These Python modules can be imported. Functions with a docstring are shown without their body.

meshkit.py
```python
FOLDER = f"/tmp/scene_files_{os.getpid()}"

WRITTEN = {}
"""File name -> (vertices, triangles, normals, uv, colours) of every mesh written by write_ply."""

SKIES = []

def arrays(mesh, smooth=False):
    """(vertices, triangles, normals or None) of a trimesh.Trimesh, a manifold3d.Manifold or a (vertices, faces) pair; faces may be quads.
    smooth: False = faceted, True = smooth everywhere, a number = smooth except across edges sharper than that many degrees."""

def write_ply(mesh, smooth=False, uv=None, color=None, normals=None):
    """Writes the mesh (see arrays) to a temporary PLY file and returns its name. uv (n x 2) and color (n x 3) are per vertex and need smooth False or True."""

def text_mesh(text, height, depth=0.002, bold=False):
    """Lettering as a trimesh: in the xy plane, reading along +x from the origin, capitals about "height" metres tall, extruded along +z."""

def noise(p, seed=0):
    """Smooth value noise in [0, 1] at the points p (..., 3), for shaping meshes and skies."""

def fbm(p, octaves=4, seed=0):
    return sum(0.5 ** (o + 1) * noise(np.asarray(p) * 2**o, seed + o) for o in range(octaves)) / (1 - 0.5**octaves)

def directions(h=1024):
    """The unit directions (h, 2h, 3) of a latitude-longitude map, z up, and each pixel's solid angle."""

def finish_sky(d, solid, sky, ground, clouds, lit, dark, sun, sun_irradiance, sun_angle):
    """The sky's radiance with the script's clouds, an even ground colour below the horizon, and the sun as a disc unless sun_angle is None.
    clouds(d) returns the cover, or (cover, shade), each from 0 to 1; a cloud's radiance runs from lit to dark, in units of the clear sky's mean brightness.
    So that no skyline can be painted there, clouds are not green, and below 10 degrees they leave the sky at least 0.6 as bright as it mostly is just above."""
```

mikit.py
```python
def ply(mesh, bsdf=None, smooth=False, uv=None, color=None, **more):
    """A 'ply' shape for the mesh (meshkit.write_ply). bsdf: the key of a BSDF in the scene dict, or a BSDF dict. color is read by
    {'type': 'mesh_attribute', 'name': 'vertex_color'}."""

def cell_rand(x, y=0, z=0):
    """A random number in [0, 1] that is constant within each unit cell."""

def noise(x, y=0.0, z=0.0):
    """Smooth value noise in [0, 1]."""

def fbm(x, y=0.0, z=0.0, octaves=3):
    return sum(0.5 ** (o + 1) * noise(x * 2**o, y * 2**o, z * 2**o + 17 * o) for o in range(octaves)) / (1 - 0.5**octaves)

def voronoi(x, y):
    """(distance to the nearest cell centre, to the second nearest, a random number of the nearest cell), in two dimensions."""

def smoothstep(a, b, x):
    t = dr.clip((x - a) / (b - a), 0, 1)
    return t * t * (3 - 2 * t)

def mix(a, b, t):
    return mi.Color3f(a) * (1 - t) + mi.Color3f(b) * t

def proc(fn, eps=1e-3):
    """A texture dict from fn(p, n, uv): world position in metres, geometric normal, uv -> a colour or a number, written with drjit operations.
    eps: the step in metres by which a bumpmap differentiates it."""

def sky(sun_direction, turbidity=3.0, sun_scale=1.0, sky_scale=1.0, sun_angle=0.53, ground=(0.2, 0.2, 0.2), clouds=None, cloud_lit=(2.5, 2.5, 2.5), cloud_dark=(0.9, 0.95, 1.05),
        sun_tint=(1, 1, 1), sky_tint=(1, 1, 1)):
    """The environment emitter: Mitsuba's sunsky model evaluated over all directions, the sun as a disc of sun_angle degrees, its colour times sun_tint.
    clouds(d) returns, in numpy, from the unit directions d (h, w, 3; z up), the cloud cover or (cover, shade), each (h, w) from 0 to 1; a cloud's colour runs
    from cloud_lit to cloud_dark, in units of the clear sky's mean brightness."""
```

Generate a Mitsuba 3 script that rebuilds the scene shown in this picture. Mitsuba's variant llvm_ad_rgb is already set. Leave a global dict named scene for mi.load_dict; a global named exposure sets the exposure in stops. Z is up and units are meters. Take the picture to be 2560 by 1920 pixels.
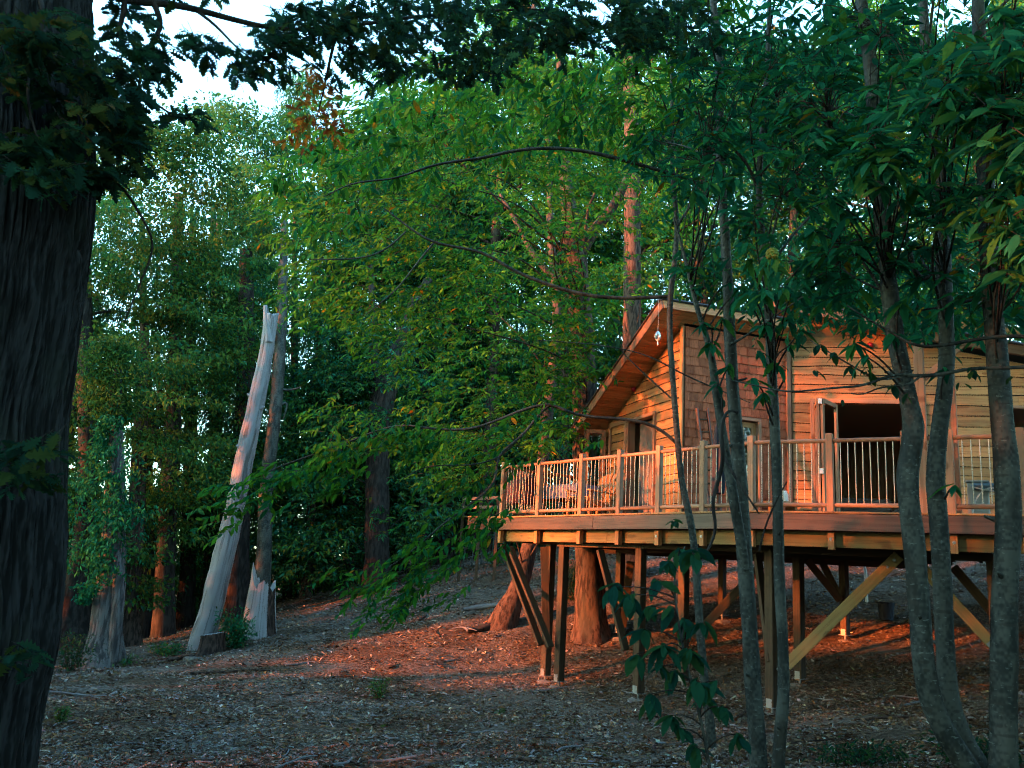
import math
import numpy as np
import drjit as dr
import mitsuba as mi
import trimesh
import mikit
from mikit import proc, fbm, noise, cell_rand, smoothstep, mix
from meshkit import fbm as nfbm, noise as nnoise
from scipy.interpolate import RBFInterpolator

T = mi.ScalarTransform4f
scene, labels = {}, {}

# ------------------------------------------------------------------ camera, sky, exposure
F_PX, PITCH, ROLL = 2155.0, math.radians(12.03), math.radians(3.13)      # focal length for a 2560 px wide picture
_r0, FWD, _u0 = np.array([1, 0, 0.0]), np.array([0, math.cos(PITCH), math.sin(PITCH)]), np.array([0, -math.sin(PITCH), math.cos(PITCH)])
RIGHT, UP = math.cos(ROLL) * _r0 + math.sin(ROLL) * _u0, -math.sin(ROLL) * _r0 + math.cos(ROLL) * _u0
scene['camera'] = {'type': 'perspective', 'fov': math.degrees(2 * math.atan(1280 / F_PX)), 'fov_axis': 'x', 'near_clip': 0.05, 'far_clip': 400.0,
                   'to_world': T().look_at(origin=[0, 0, 0], target=FWD.tolist(), up=UP.tolist())}
SUN_AZ, SUN_EL = math.radians(-111.0), math.radians(9.0)
SUN = np.array([math.sin(SUN_AZ) * math.cos(SUN_EL), math.cos(SUN_AZ) * math.cos(SUN_EL), math.sin(SUN_EL)])
scene['sky'] = mikit.sky(SUN.tolist(), turbidity=3.0, sun_scale=0.31, sky_scale=1.0, sun_angle=1.6, sun_tint=(1.0, 0.35, 0.25), sky_tint=(0.68, 0.98, 1.06), ground=(0.05, 0.05, 0.04))
labels['sky'] = {'kind': 'structure', 'label': 'pale evening sky behind the trees'}
exposure = 6.3

# ------------------------------------------------------------------ from the photograph's measure to places
S = 2560 / 2212.0                                                       # positions below were read on a 2212 px wide view


def ray(x, y):
    v = FWD + (x * S - 1280) / F_PX * RIGHT - (y * S - 960) / F_PX * UP
    return v / np.linalg.norm(v)


def at(x, y, d):
    v = ray(x, y)
    return v * d / v[1]


def at_z(x, y, z):
    v = ray(x, y)
    return v * z / v[2]


def azv(deg):
    return np.array([math.sin(math.radians(deg)), math.cos(math.radians(deg)), 0.0])


def on_line(x, y, p0, az):
    """Where the sight line meets the upright plane through p0 that runs towards az: (point, distance along)."""
    v, d = ray(x, y), azv(az)
    s, t = np.linalg.solve(np.array([[v[0], -d[0]], [v[1], -d[1]]]), np.asarray(p0)[:2])
    return v * s, t


# ------------------------------------------------------------------ naming
def numbered(base):
    if base not in scene and base not in labels:
        return base
    k = 1
    while f'{base}_{k:03d}' in scene or f'{base}_{k:03d}' in labels:
        k += 1
    return f'{base}_{k:03d}'


_next = {}


def part(base):
    """The next free key for a part."""
    k = _next.get(base, 0)
    _next[base] = k + 1
    return base if k == 0 else f'{base}_{k:03d}'


def thing(name, label, cat, group=None):
    key = numbered(name)
    labels[key] = {'label': label, 'category': cat}
    if group:
        labels[key]['group'] = group
    return key


def put(key, mesh, bsdf, smooth=False, uv=None, color=None, to=None):
    if isinstance(mesh, tuple) and len(mesh) == 3:
        mesh, uv = mesh[:2], mesh[2]
    scene[key] = mikit.ply(mesh, bsdf, smooth, uv, color)
    if to is not None:
        scene[key]['to_world'] = T(np.asarray(to, float))
    return key


def place(dic, key, to):
    scene[key] = {**dic, 'to_world': T(np.asarray(to, float))}
    return key


# ------------------------------------------------------------------ materials
def prin(color, rough=0.6, spec=0.4, **k):
    return {'type': 'twosided', 'b': {'type': 'principled', 'base_color': color, 'roughness': rough, 'specular': spec, **k}}


def rgb(*c):
    return {'type': 'rgb', 'value': list(c)}


VC = {'type': 'mesh_attribute', 'name': 'vertex_color'}
scene['leaf'] = {'type': 'principledthin', 'base_color': VC, 'roughness': 0.33, 'diff_trans': 0.75, 'eta': 1.5}
scene['far_leaf'] = {'type': 'principledthin', 'base_color': VC, 'roughness': 0.6, 'diff_trans': 0.75, 'eta': 1.3}
scene['litter_mat'] = {'type': 'twosided', 'b': {'type': 'diffuse', 'reflectance': VC}}


def timber(base, dark, contrast=0.55, knots=0.7):
    """Sawn wood. uv: metres along the grain, metres across + a whole number per board."""
    base, dark = tuple(base), tuple(dark)

    def fn(p, n, uv):
        u, v = uv.x, uv.y
        b = dr.floor(v)
        tone = 0.72 + 0.5 * cell_rand(b, 3)
        grain = noise(u * 1.3 + b * 7.7, v * 46 + 2.2 * noise(u * 2.1, b * 3.1)) * 0.6 + 0.4 * noise(u * 5 + b, v * 150)
        k = noise(u * 3.1 + b * 5.3, v * 9.0 + b)
        knot = smoothstep(0.86, 0.93, k) * knots
        wear = fbm(u * 1.1 + b * 2.7, v * 4, 0.0)
        t = dr.clip(contrast * smoothstep(0.35, 0.8, grain) + knot + 0.25 * (wear - 0.5), 0, 1)
        col = mix(base, dark, t) * tone
        return dr.select(v - b > 0.984, mi.Color3f(0.045, 0.026, 0.016) * (0.6 + 0.8 * grain), col)
    return proc(fn)


scene['larch'] = prin(timber((0.44, 0.215, 0.086), (0.23, 0.092, 0.032)), 0.62, 0.3)
scene['cedar'] = prin(timber((0.43, 0.120, 0.056), (0.24, 0.062, 0.030), 0.7, 0.15), 0.75, 0.2)
scene['fir'] = prin(timber((0.34, 0.185, 0.112), (0.17, 0.078, 0.042), 0.5, 0.9), 0.6, 0.35)          # posts, rails, trim
scene['treated'] = prin(timber((0.24, 0.165, 0.062), (0.13, 0.08, 0.03), 0.5, 0.8), 0.65, 0.3)       # frame under the deck
scene['stained'] = prin(timber((0.105, 0.062, 0.048), (0.055, 0.03, 0.024), 0.75, 0.3), 0.5, 0.4)     # fascia board
scene['brown_post'] = prin(timber((0.075, 0.043, 0.021), (0.035, 0.02, 0.010), 0.6, 0.6), 0.65, 0.3)


def bark_fn(a, b, c, fxy, fz, lo=0.3, hi=0.7):
    def fn(p, n, uv):
        w = noise(p.x * 5, p.y * 5, p.z * 3) * 1.6
        g = noise(p.x * fxy + w, p.y * fxy + w, p.z * fz)
        h = noise(p.x * fxy * 3.1, p.y * fxy * 3.1, p.z * fz * 2.5 + w)
        t = smoothstep(lo, hi, 0.65 * g + 0.35 * h)
        col = mix(a, b, t)
        return mix(col, c, smoothstep(0.58, 0.75, fbm(p.x * 2.2, p.y * 2.2, p.z * 1.4)) * 0.7)
    return fn


def bumped(color, fn, scale, rough=0.8, spec=0.2):
    return {'type': 'twosided', 'b': {'type': 'bumpmap', 'arbitrary': {**proc(fn), 'raw': True} if False else proc(fn), 'scale': scale, 'b': {'type': 'principled', 'base_color': color, 'roughness': rough, 'specular': spec}}}


scene['bark_brown'] = prin(proc(bark_fn((0.026, 0.017, 0.014), (0.095, 0.060, 0.045), (0.055, 0.050, 0.038), 26, 4.5)), 0.85, 0.15)
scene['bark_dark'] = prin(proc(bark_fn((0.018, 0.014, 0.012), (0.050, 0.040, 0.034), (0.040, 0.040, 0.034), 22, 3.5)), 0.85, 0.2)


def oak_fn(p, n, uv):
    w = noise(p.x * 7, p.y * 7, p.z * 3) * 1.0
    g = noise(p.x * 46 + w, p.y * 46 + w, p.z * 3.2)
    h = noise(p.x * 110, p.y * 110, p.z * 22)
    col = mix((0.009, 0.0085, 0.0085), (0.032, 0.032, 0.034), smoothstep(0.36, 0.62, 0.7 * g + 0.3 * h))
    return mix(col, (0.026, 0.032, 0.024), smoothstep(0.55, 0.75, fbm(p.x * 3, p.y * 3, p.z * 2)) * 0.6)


scene['grey_wood'] = prin(proc(bark_fn((0.045, 0.042, 0.042), (0.15, 0.14, 0.135), (0.09, 0.088, 0.08), 30, 3.0)), 0.8, 0.2)
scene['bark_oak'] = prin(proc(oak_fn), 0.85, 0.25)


def pole_fn(p, n, uv):
    base = mix((0.017, 0.021, 0.018), (0.072, 0.076, 0.062), smoothstep(0.34, 0.66, 0.7 * fbm(p.x * 10, p.y * 10, p.z * 4) + 0.3 * noise(p.x * 60, p.y * 60, p.z * 40)))
    base = mix(base, (0.022, 0.019, 0.013), smoothstep(0.52, 0.72, fbm(p.x * 6 + 9, p.y * 6, p.z * 1.6)) * 0.8)
    lent = noise(p.x * 30, p.y * 30, p.z * 48) * 0.65 + 0.35 * noise(p.x * 75, p.y * 75, p.z * 160)
    base = mix(base, (0.17, 0.19, 0.17), smoothstep(0.68, 0.84, lent) * 0.65)
    return mix(base, (0.035, 0.03, 0.022), smoothstep(0.70, 0.84, noise(p.x * 13 + 30, p.y * 13, p.z * 34 + 7)) * 0.75)


scene['bark_pole'] = prin(proc(pole_fn), 0.62, 0.35)


def dead_fn(p, n, uv):
    g = noise(uv.x * 1.1, uv.y * 42) * 0.6 + 0.4 * noise(uv.x * 2.6, uv.y * 120)
    col = mix((0.27, 0.26, 0.265), (0.14, 0.13, 0.13), smoothstep(0.45, 0.85, g))
    col = mix(col, (0.33, 0.315, 0.31), smoothstep(0.5, 0.8, fbm(uv.x * 0.9, uv.y * 5)) * 0.6)
    crack = smoothstep(0.80, 0.93, noise(uv.x * 1.3 + 4, uv.y * 15 + noise(uv.x * 3, uv.y * 4)))
    return mix(col, (0.10, 0.085, 0.078), crack * 0.8)


scene['dead_wood'] = prin(proc(dead_fn), 0.75, 0.25)
scene['pale_wood'] = prin(proc(lambda p, n, uv: dead_fn(p, n, uv) * mi.Color3f(1.4, 1.35, 1.28)), 0.75, 0.25)


def ground_fn(p, n, uv):
    a = fbm(p.x * 1.1, p.y * 1.1)
    b = noise(p.x * 22, p.y * 22)
    c = noise(p.x * 60 + 3 * b, p.y * 38)
    col = mix((0.036, 0.022, 0.014), (0.10, 0.064, 0.040), smoothstep(0.3, 0.75, 0.55 * b + 0.45 * c))
    col = mix(col, (0.16, 0.125, 0.092), smoothstep(0.68, 0.8, c) * 0.7)
    col = mix(col, (0.052, 0.034, 0.022), smoothstep(0.5, 0.7, a) * 0.55)
    spots = smoothstep(0.42, 0.62, fbm(p.x * 0.9 + 4, p.y * 0.9, 2.0) + 0.35 * (b - 0.5))
    return mix(col, mix((0.075, 0.060, 0.048), (0.17, 0.145, 0.125), smoothstep(0.3, 0.75, c)), 0.6 * spots)


scene['soil'] = prin(proc(ground_fn), 0.9, 0.1)
scene['glass'] = {'type': 'thindielectric', 'int_ior': 1.5}
scene['steel'] = {'type': 'twosided', 'b': {'type': 'roughconductor', 'material': 'none', 'specular_reflectance': rgb(0.36, 0.32, 0.28), 'alpha': 0.28}}
scene['galvanised'] = prin(rgb(0.26, 0.27, 0.27), 0.45, 0.5, metallic=0.55)
scene['concrete'] = prin(proc(lambda p, n, uv: mix((0.22, 0.20, 0.18), (0.12, 0.10, 0.085), fbm(p.x * 18, p.y * 18, p.z * 18))), 0.9, 0.2)
scene['black'] = prin(rgb(0.012, 0.012, 0.014), 0.5)
scene['navy'] = prin(rgb(0.016, 0.018, 0.030), 0.7)
scene['roofing'] = prin(rgb(0.045, 0.052, 0.07), 0.65)
scene['inner_timber'] = prin(rgb(0.24, 0.15, 0.085), 0.75)
scene['white'] = prin(rgb(0.78, 0.77, 0.74), 0.4)
scene['red_plastic'] = prin(rgb(0.30, 0.012, 0.022), 0.35)
scene['maroon_cloth'] = prin(proc(lambda p, n, uv: mix((0.085, 0.032, 0.042), (0.14, 0.055, 0.066), fbm(p.x * 9, p.y * 9, p.z * 9))), 0.8, 0.2)
scene['blue_cloth'] = prin(proc(lambda p, n, uv: mix((0.20, 0.20, 0.27), (0.13, 0.13, 0.20), fbm(p.x * 12, p.y * 12, p.z * 5))), 0.8, 0.2)
scene['curtain_cloth'] = prin(rgb(0.20, 0.165, 0.145), 0.9, 0.1)
scene['pad_blue'] = prin(rgb(0.13, 0.20, 0.25), 0.6)
scene['clear_glass'] = {'type': 'dielectric', 'int_ior': 1.5}


# ------------------------------------------------------------------ mesh helpers
def frame_mat(o, x, y, z):
    m = np.eye(4)
    m[:3, 0], m[:3, 1], m[:3, 2], m[:3, 3] = x, y, z, o
    return m


def unit(v):
    return np.asarray(v, float) / np.linalg.norm(v)


_board = [0]


def box_uv(lx, ly, lz, bev=0.0, board=None):
    """A box from (0,-ly/2,-lz/2) to (lx, ly/2, lz/2), grain along x, with bevelled edges. Returns (v, f, uv)."""
    if board is None:
        _board[0] += 1
        board = _board[0]
    c, h = np.array([lx / 2, 0, 0]), np.array([lx, ly, lz]) / 2
    V, Fc, UV = [], [], []

    def add(pts):
        base = len(V)
        pts = np.asarray(pts)
        n = np.cross(pts[1] - pts[0], pts[2] - pts[0])
        if n @ (pts.mean(0) - c) < 0:
            pts = pts[::-1]
        V.extend(pts)
        Fc.extend([[base, base + i, base + i + 1] for i in range(1, len(pts) - 1)])
        for q in pts:
            across = (q[1] + h[1]) if abs(n[2]) > abs(n[1]) else (q[2] + h[2])
            UV.append([q[0] + 0.31 * board, min(max(across, 0.001), 0.96) + board])
    b = bev
    for ax in range(3):
        o = [i for i in range(3) if i != ax]
        for s in (-1, 1):
            q = []
            for s1, s2 in ((-1, -1), (1, -1), (1, 1), (-1, 1)):
                pt = np.zeros(3)
                pt[ax], pt[o[0]], pt[o[1]] = s * h[ax], s1 * (h[o[0]] - b), s2 * (h[o[1]] - b)
                q.append(c + pt)
            add(q)
    if b:
        for ax in range(3):
            o = [i for i in range(3) if i != ax]
            for s1 in (-1, 1):
                for s2 in (-1, 1):
                    q = []
                    for sa, w in ((-1, 0), (1, 0), (1, 1), (-1, 1)):
                        pt = np.zeros(3)
                        pt[ax] = sa * (h[ax] - b)
                        pt[o[0]] = s1 * (h[o[0]] - (b if w else 0))
                        pt[o[1]] = s2 * (h[o[1]] - (0 if w else b))
                        q.append(c + pt)
                    add(q)
        for s in np.ndindex(2, 2, 2):
            sg = np.array(s) * 2 - 1
            q = []
            for k in range(3):
                pt = sg * (h - b)
                pt[k] = sg[k] * h[k]
                q.append(c + pt)
            add(q)
    return np.array(V), np.array(Fc), np.array(UV)


def xf(mesh, m):
    v = mesh[0] @ m[:3, :3].T + m[:3, 3]
    return (v, *mesh[1:])


def join(meshes):
    vs, fs, us, n = [], [], [], 0
    for m in meshes:
        vs.append(m[0])
        fs.append(np.asarray(m[1]) + n)
        if len(m) > 2:
            us.append(m[2])
        n += len(m[0])
    return (np.vstack(vs), np.vstack(fs)) + ((np.vstack(us),) if us else ())


def beam(p0, p1, w, h, up=(0, 0, 1), bev=0.0, board=None):
    """A timber from p0 to p1, w wide, h deep (along up)."""
    p0, p1 = np.asarray(p0, float), np.asarray(p1, float)
    L = np.linalg.norm(p1 - p0)
    x = (p1 - p0) / L
    up = np.asarray(up, float)
    if abs(unit(up) @ x) > 0.98:
        up = np.array([0, 1.0, 0])
    y = unit(np.cross(up, x))
    z = np.cross(x, y)
    return xf(box_uv(L, w, h, bev, board), frame_mat(p0, x, y, z))


def spline(pts, step):
    pts = np.asarray(pts, float)
    if len(pts) == 2:
        n = max(2, int(np.linalg.norm(pts[1] - pts[0]) / step))
        t = np.linspace(0, 1, n + 1)[:, None]
        return pts[0] * (1 - t) + pts[1] * t, t[:, 0]
    from scipy.interpolate import PchipInterpolator, CubicSpline
    L = np.r_[0, np.cumsum(np.linalg.norm(np.diff(pts, axis=0), axis=1) ** 0.8)]
    L /= L[-1]
    total = np.linalg.norm(np.diff(pts, axis=0), axis=1).sum()
    n = max(3, int(total / step))
    t = np.linspace(0, 1, n + 1)
    return CubicSpline(L, pts, bc_type='natural')(t), t


def tube(pts, radii, sides=8, step=0.2, rough=0.0, freq=3.0, seed=0, cap=True):
    """A tapered, slightly lumpy tube through the points. radii: one per point. Returns (v, f, uv)."""
    pts = np.asarray(pts, float)
    P, t = spline(pts, step)
    L = np.r_[0, np.cumsum(np.linalg.norm(np.diff(pts, axis=0), axis=1) ** (0.8 if len(pts) > 2 else 1))]
    R = np.interp(t, L / L[-1], np.broadcast_to(radii, len(pts)))
    tan = np.gradient(P, axis=0)
    tan /= np.linalg.norm(tan, axis=1, keepdims=True) + 1e-12
    a = np.cross(tan[0], [0.3, 0.9, 0.2] if abs(tan[0][1]) < 0.8 else [1, 0, 0])
    A = []
    for k in range(len(P)):
        a = a - tan[k] * (a @ tan[k])
        a /= np.linalg.norm(a)
        A.append(a)
    A = np.array(A)
    B = np.cross(tan, A)
    th = np.arange(sides + 1) * 2 * math.pi / sides
    D = np.cos(th)[None, :, None] * A[:, None] + np.sin(th)[None, :, None] * B[:, None]
    V = P[:, None] + R[:, None, None] * D
    if rough:
        k = 1 + rough * (nfbm(np.concatenate([D * 1.3 + seed * 7.1, P[:, None, 2:] * freq + 0 * D[..., :1]], -1)[..., [0, 1, 3]] + D[..., 2:], 3, seed) - 0.5) * 2
        k[:, -1] = k[:, 0]
        V = P[:, None] + (R[:, None] * k)[..., None] * D
    s = sides + 1
    i, j = np.meshgrid(np.arange(len(P) - 1), np.arange(sides), indexing='ij')
    q = np.stack([i * s + j, i * s + j + 1, (i + 1) * s + j + 1, (i + 1) * s + j], -1).reshape(-1, 4)
    along = np.r_[0, np.cumsum(np.linalg.norm(np.diff(P, axis=0), axis=1))]
    UV = np.stack(np.broadcast_arrays(along[:, None], th[None, :] * R.mean()), -1).reshape(-1, 2)
    V = V.reshape(-1, 3)
    f = np.vstack([q[:, [0, 1, 2]], q[:, [0, 2, 3]]])
    if cap:
        n = len(V)
        V = np.vstack([V, P[-1:]])
        UV = np.vstack([UV, [[along[-1], 0.0]]])
        e = (len(P) - 1) * s + np.arange(sides)
        f = np.vstack([f, np.stack([e, e + 1, np.full(sides, n)], 1)])
    return V, f, UV


def lathe(profile, n=20):
    """profile: (radius, z) pairs."""
    m = trimesh.creation.revolve(np.asarray(profile, float), sections=n)
    return np.array(m.vertices), np.array(m.faces)


# ------------------------------------------------------------------ leaves
def leaf_template(widths, half=0.15, fold=0.25, droop=0.25, twist=0.0):
    """A leaf of length 1 along +x, its upper side towards +z; widths: half widths at even stations."""
    n = len(widths)
    x = np.linspace(0, 1, n)
    z = -droop * x ** 2
    w = np.asarray(widths) * half / max(widths)
    mid = np.stack([x, 0 * x, z], 1)
    lf = np.stack([x - 0.05 * (w > 0), w, z + fold * w + twist * x * w], 1)
    rt = np.stack([x - 0.05 * (w > 0), -w, z + fold * w - twist * x * w], 1)
    V, f = np.vstack([mid, lf, rt]), []
    for i in range(n - 1):
        for o, sgn in ((n, 1), (2 * n, -1)):
            q = [[i, i + 1, o + i + 1], [i, o + i + 1, o + i]]
            for t in q:
                f.append(t if sgn > 0 else t[::-1])
    V, f = np.array(V), np.array(f)
    keep = [np.linalg.norm(np.cross(V[b] - V[a], V[c] - V[a])) > 1e-7 for a, b, c in f]
    return V, f[keep]


CHEST = [leaf_template([0, .5, .62, .86, .80, 1.0, .88, .96, .74, .7, .42, .3, 0], .155, fo, dp, tw) for fo, dp, tw in ((.3, .22, .1), (.15, .38, -.2), (.45, .12, .2))]
CHEST_MID = [leaf_template([0, .7, 1.0, .8, 0], .16, fo, dp, tw) for fo, dp, tw in ((.3, .22, .1), (.15, .35, -.2))]
OVAL = [leaf_template([0, .55, .85, 1.0, .92, .6, 0], .23, fo, dp, tw) for fo, dp, tw in ((.3, .2, .1), (.15, .35, -.2), (.4, .1, .2))]
OAK = [leaf_template([0.03, .2, .12, .62, .24, .95, .30, 1.0, .36, .82, .28, .5, 0], .33, fo, dp, 0.05) for fo, dp in ((.2, .15), (.35, .3))]
SIMPLE = [leaf_template([0, 1.0, 0], .24, .4, .3)]


def rots(axis, normal):
    """Rotation matrices whose x is axis and whose z is nearest to normal."""
    x = axis / np.linalg.norm(axis, axis=1, keepdims=True)
    y = np.cross(normal, x)
    y /= np.linalg.norm(y, axis=1, keepdims=True) + 1e-9
    return np.stack([x, y, np.cross(x, y)], -1)


def scatter(templates, pos, rot, size, col, rng):
    """(v, f, color) of one mesh with a leaf at every pos."""
    which = rng.integers(0, len(templates), len(pos))
    vs, fs, cs, n = [], [], [], 0
    for k, (tv, tf) in enumerate(templates):
        m = which == k
        if not m.any():
            continue
        v = np.einsum('nij,vj->nvi', rot[m] * size[m][:, None, None], tv) + pos[m][:, None]
        vs.append(v.reshape(-1, 3))
        fs.append((tf[None] + (np.arange(m.sum()) * len(tv))[:, None, None] + n).reshape(-1, 3))
        cs.append(np.repeat(col[m], len(tv), axis=0))
        n += m.sum() * len(tv)
    return np.vstack(vs), np.vstack(fs), np.vstack(cs)


def palette(rng, n, cols, weights, vary=0.33):
    c = np.array(cols)[rng.choice(len(cols), n, p=np.array(weights) / sum(weights))]
    return np.clip(c * (1 + vary * rng.standard_normal((n, 1))).clip(0.45, 1.7) * (1 + 0.08 * rng.standard_normal((n, 3))), 0.004, 0.6)


GREEN_TEAL = ([(0.014, 0.125, 0.062), (0.020, 0.155, 0.060), (0.042, 0.15, 0.030), (0.22, 0.13, 0.010)], [5, 4, 2, 0.12])
GREEN_MID = ([(0.046, 0.185, 0.024), (0.075, 0.215, 0.018), (0.020, 0.145, 0.046), (0.30, 0.16, 0.012)], [5, 3.5, 3, 0.10])
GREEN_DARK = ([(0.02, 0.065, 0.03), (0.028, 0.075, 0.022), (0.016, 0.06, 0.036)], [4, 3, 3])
GREEN_FAR = ([(0.036, 0.145, 0.048), (0.065, 0.165, 0.028), (0.018, 0.13, 0.078), (0.14, 0.14, 0.02)], [5, 3, 3, 0.4])
GREEN_YEW = ([(0.050, 0.140, 0.032), (0.075, 0.155, 0.03), (0.025, 0.13, 0.06)], [4, 3, 2])
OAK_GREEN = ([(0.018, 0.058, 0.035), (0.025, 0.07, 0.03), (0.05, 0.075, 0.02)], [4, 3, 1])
AUTUMN = ([(0.45, 0.17, 0.02), (0.34, 0.10, 0.025), (0.14, 0.14, 0.025)], [4, 3, 2])


def sprays(rng, centres, outward, L, per, size, droop=0.35, twigs=True, spread=0.9, radius=0.004):
    """Leafy twigs: per leaves along each. Returns leaf pos, rot, size and a mesh of the twigs."""
    n = len(centres)
    d = outward + 0.55 * rng.standard_normal((n, 3)) * [1, 1, 0.5] + [0, 0, -0.15]
    d /= np.linalg.norm(d, axis=1, keepdims=True)
    ln = L * rng.uniform(0.6, 1.25, n)
    side = np.cross(d, [0, 0, 1.0])
    side /= np.linalg.norm(side, axis=1, keepdims=True) + 1e-9
    t = (np.arange(per) + 0.5 + rng.uniform(-.25, .25, (n, per))) / per
    t = 0.18 + 0.86 * t.clip(0, 1.02)
    sag = -0.28 * ln[:, None] * t ** 2
    pos = centres[:, None] + d[:, None] * (t * ln[:, None])[..., None] - d[:, None] * (0.5 * ln)[:, None, None]
    pos[..., 2] += sag
    sgn = np.where((np.arange(per) % 2)[None, :] == 0, 1.0, -1.0) * np.where(rng.random((n, 1)) < .5, 1, -1)
    axis = d[:, None] * rng.uniform(.25, 1.0, (n, per, 1)) + (sgn * spread)[..., None] * side[:, None] + rng.standard_normal((n, per, 3)) * 0.28
    axis[..., 2] -= droop * rng.uniform(0.2, 1.6, (n, per))
    nor = np.array([0, 0, 1.0]) + 0.45 * rng.standard_normal((n, per, 3))
    rot = rots(axis.reshape(-1, 3), nor.reshape(-1, 3))
    sz = (size * rng.uniform(0.62, 1.2, (n, per)) * (1 - 0.25 * (t > 0.97))).reshape(-1)
    tw = None
    if twigs:
        tt = np.linspace(0, 1, 4)
        ms = []
        for k in range(n):
            p = centres[k] + d[k] * ((tt - 0.5) * ln[k])[:, None]
            p[:, 2] -= 0.28 * ln[k] * tt ** 2
            ms.append(strip(p, np.linspace(radius, radius * 0.35, 4)))
        tw = join(ms)
    return pos.reshape(-1, 3), rot, sz, tw


def strip(P, R, sides=3):
    tan = np.gradient(P, axis=0)
    tan /= np.linalg.norm(tan, axis=1, keepdims=True) + 1e-12
    a = np.cross(tan, [0.31, 0.2, 0.93])
    a /= np.linalg.norm(a, axis=1, keepdims=True) + 1e-12
    b = np.cross(tan, a)
    th = np.arange(sides) * 2 * math.pi / sides
    V = (P[:, None] + R[:, None, None] * (np.cos(th)[None, :, None] * a[:, None] + np.sin(th)[None, :, None] * b[:, None])).reshape(-1, 3)
    i, j = np.meshgrid(np.arange(len(P) - 1), np.arange(sides), indexing='ij')
    q = np.stack([i * sides + j, i * sides + (j + 1) % sides, (i + 1) * sides + (j + 1) % sides, (i + 1) * sides + j], -1).reshape(-1, 4)
    return V, np.vstack([q[:, [0, 1, 2]], q[:, [0, 2, 3]]])


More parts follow.
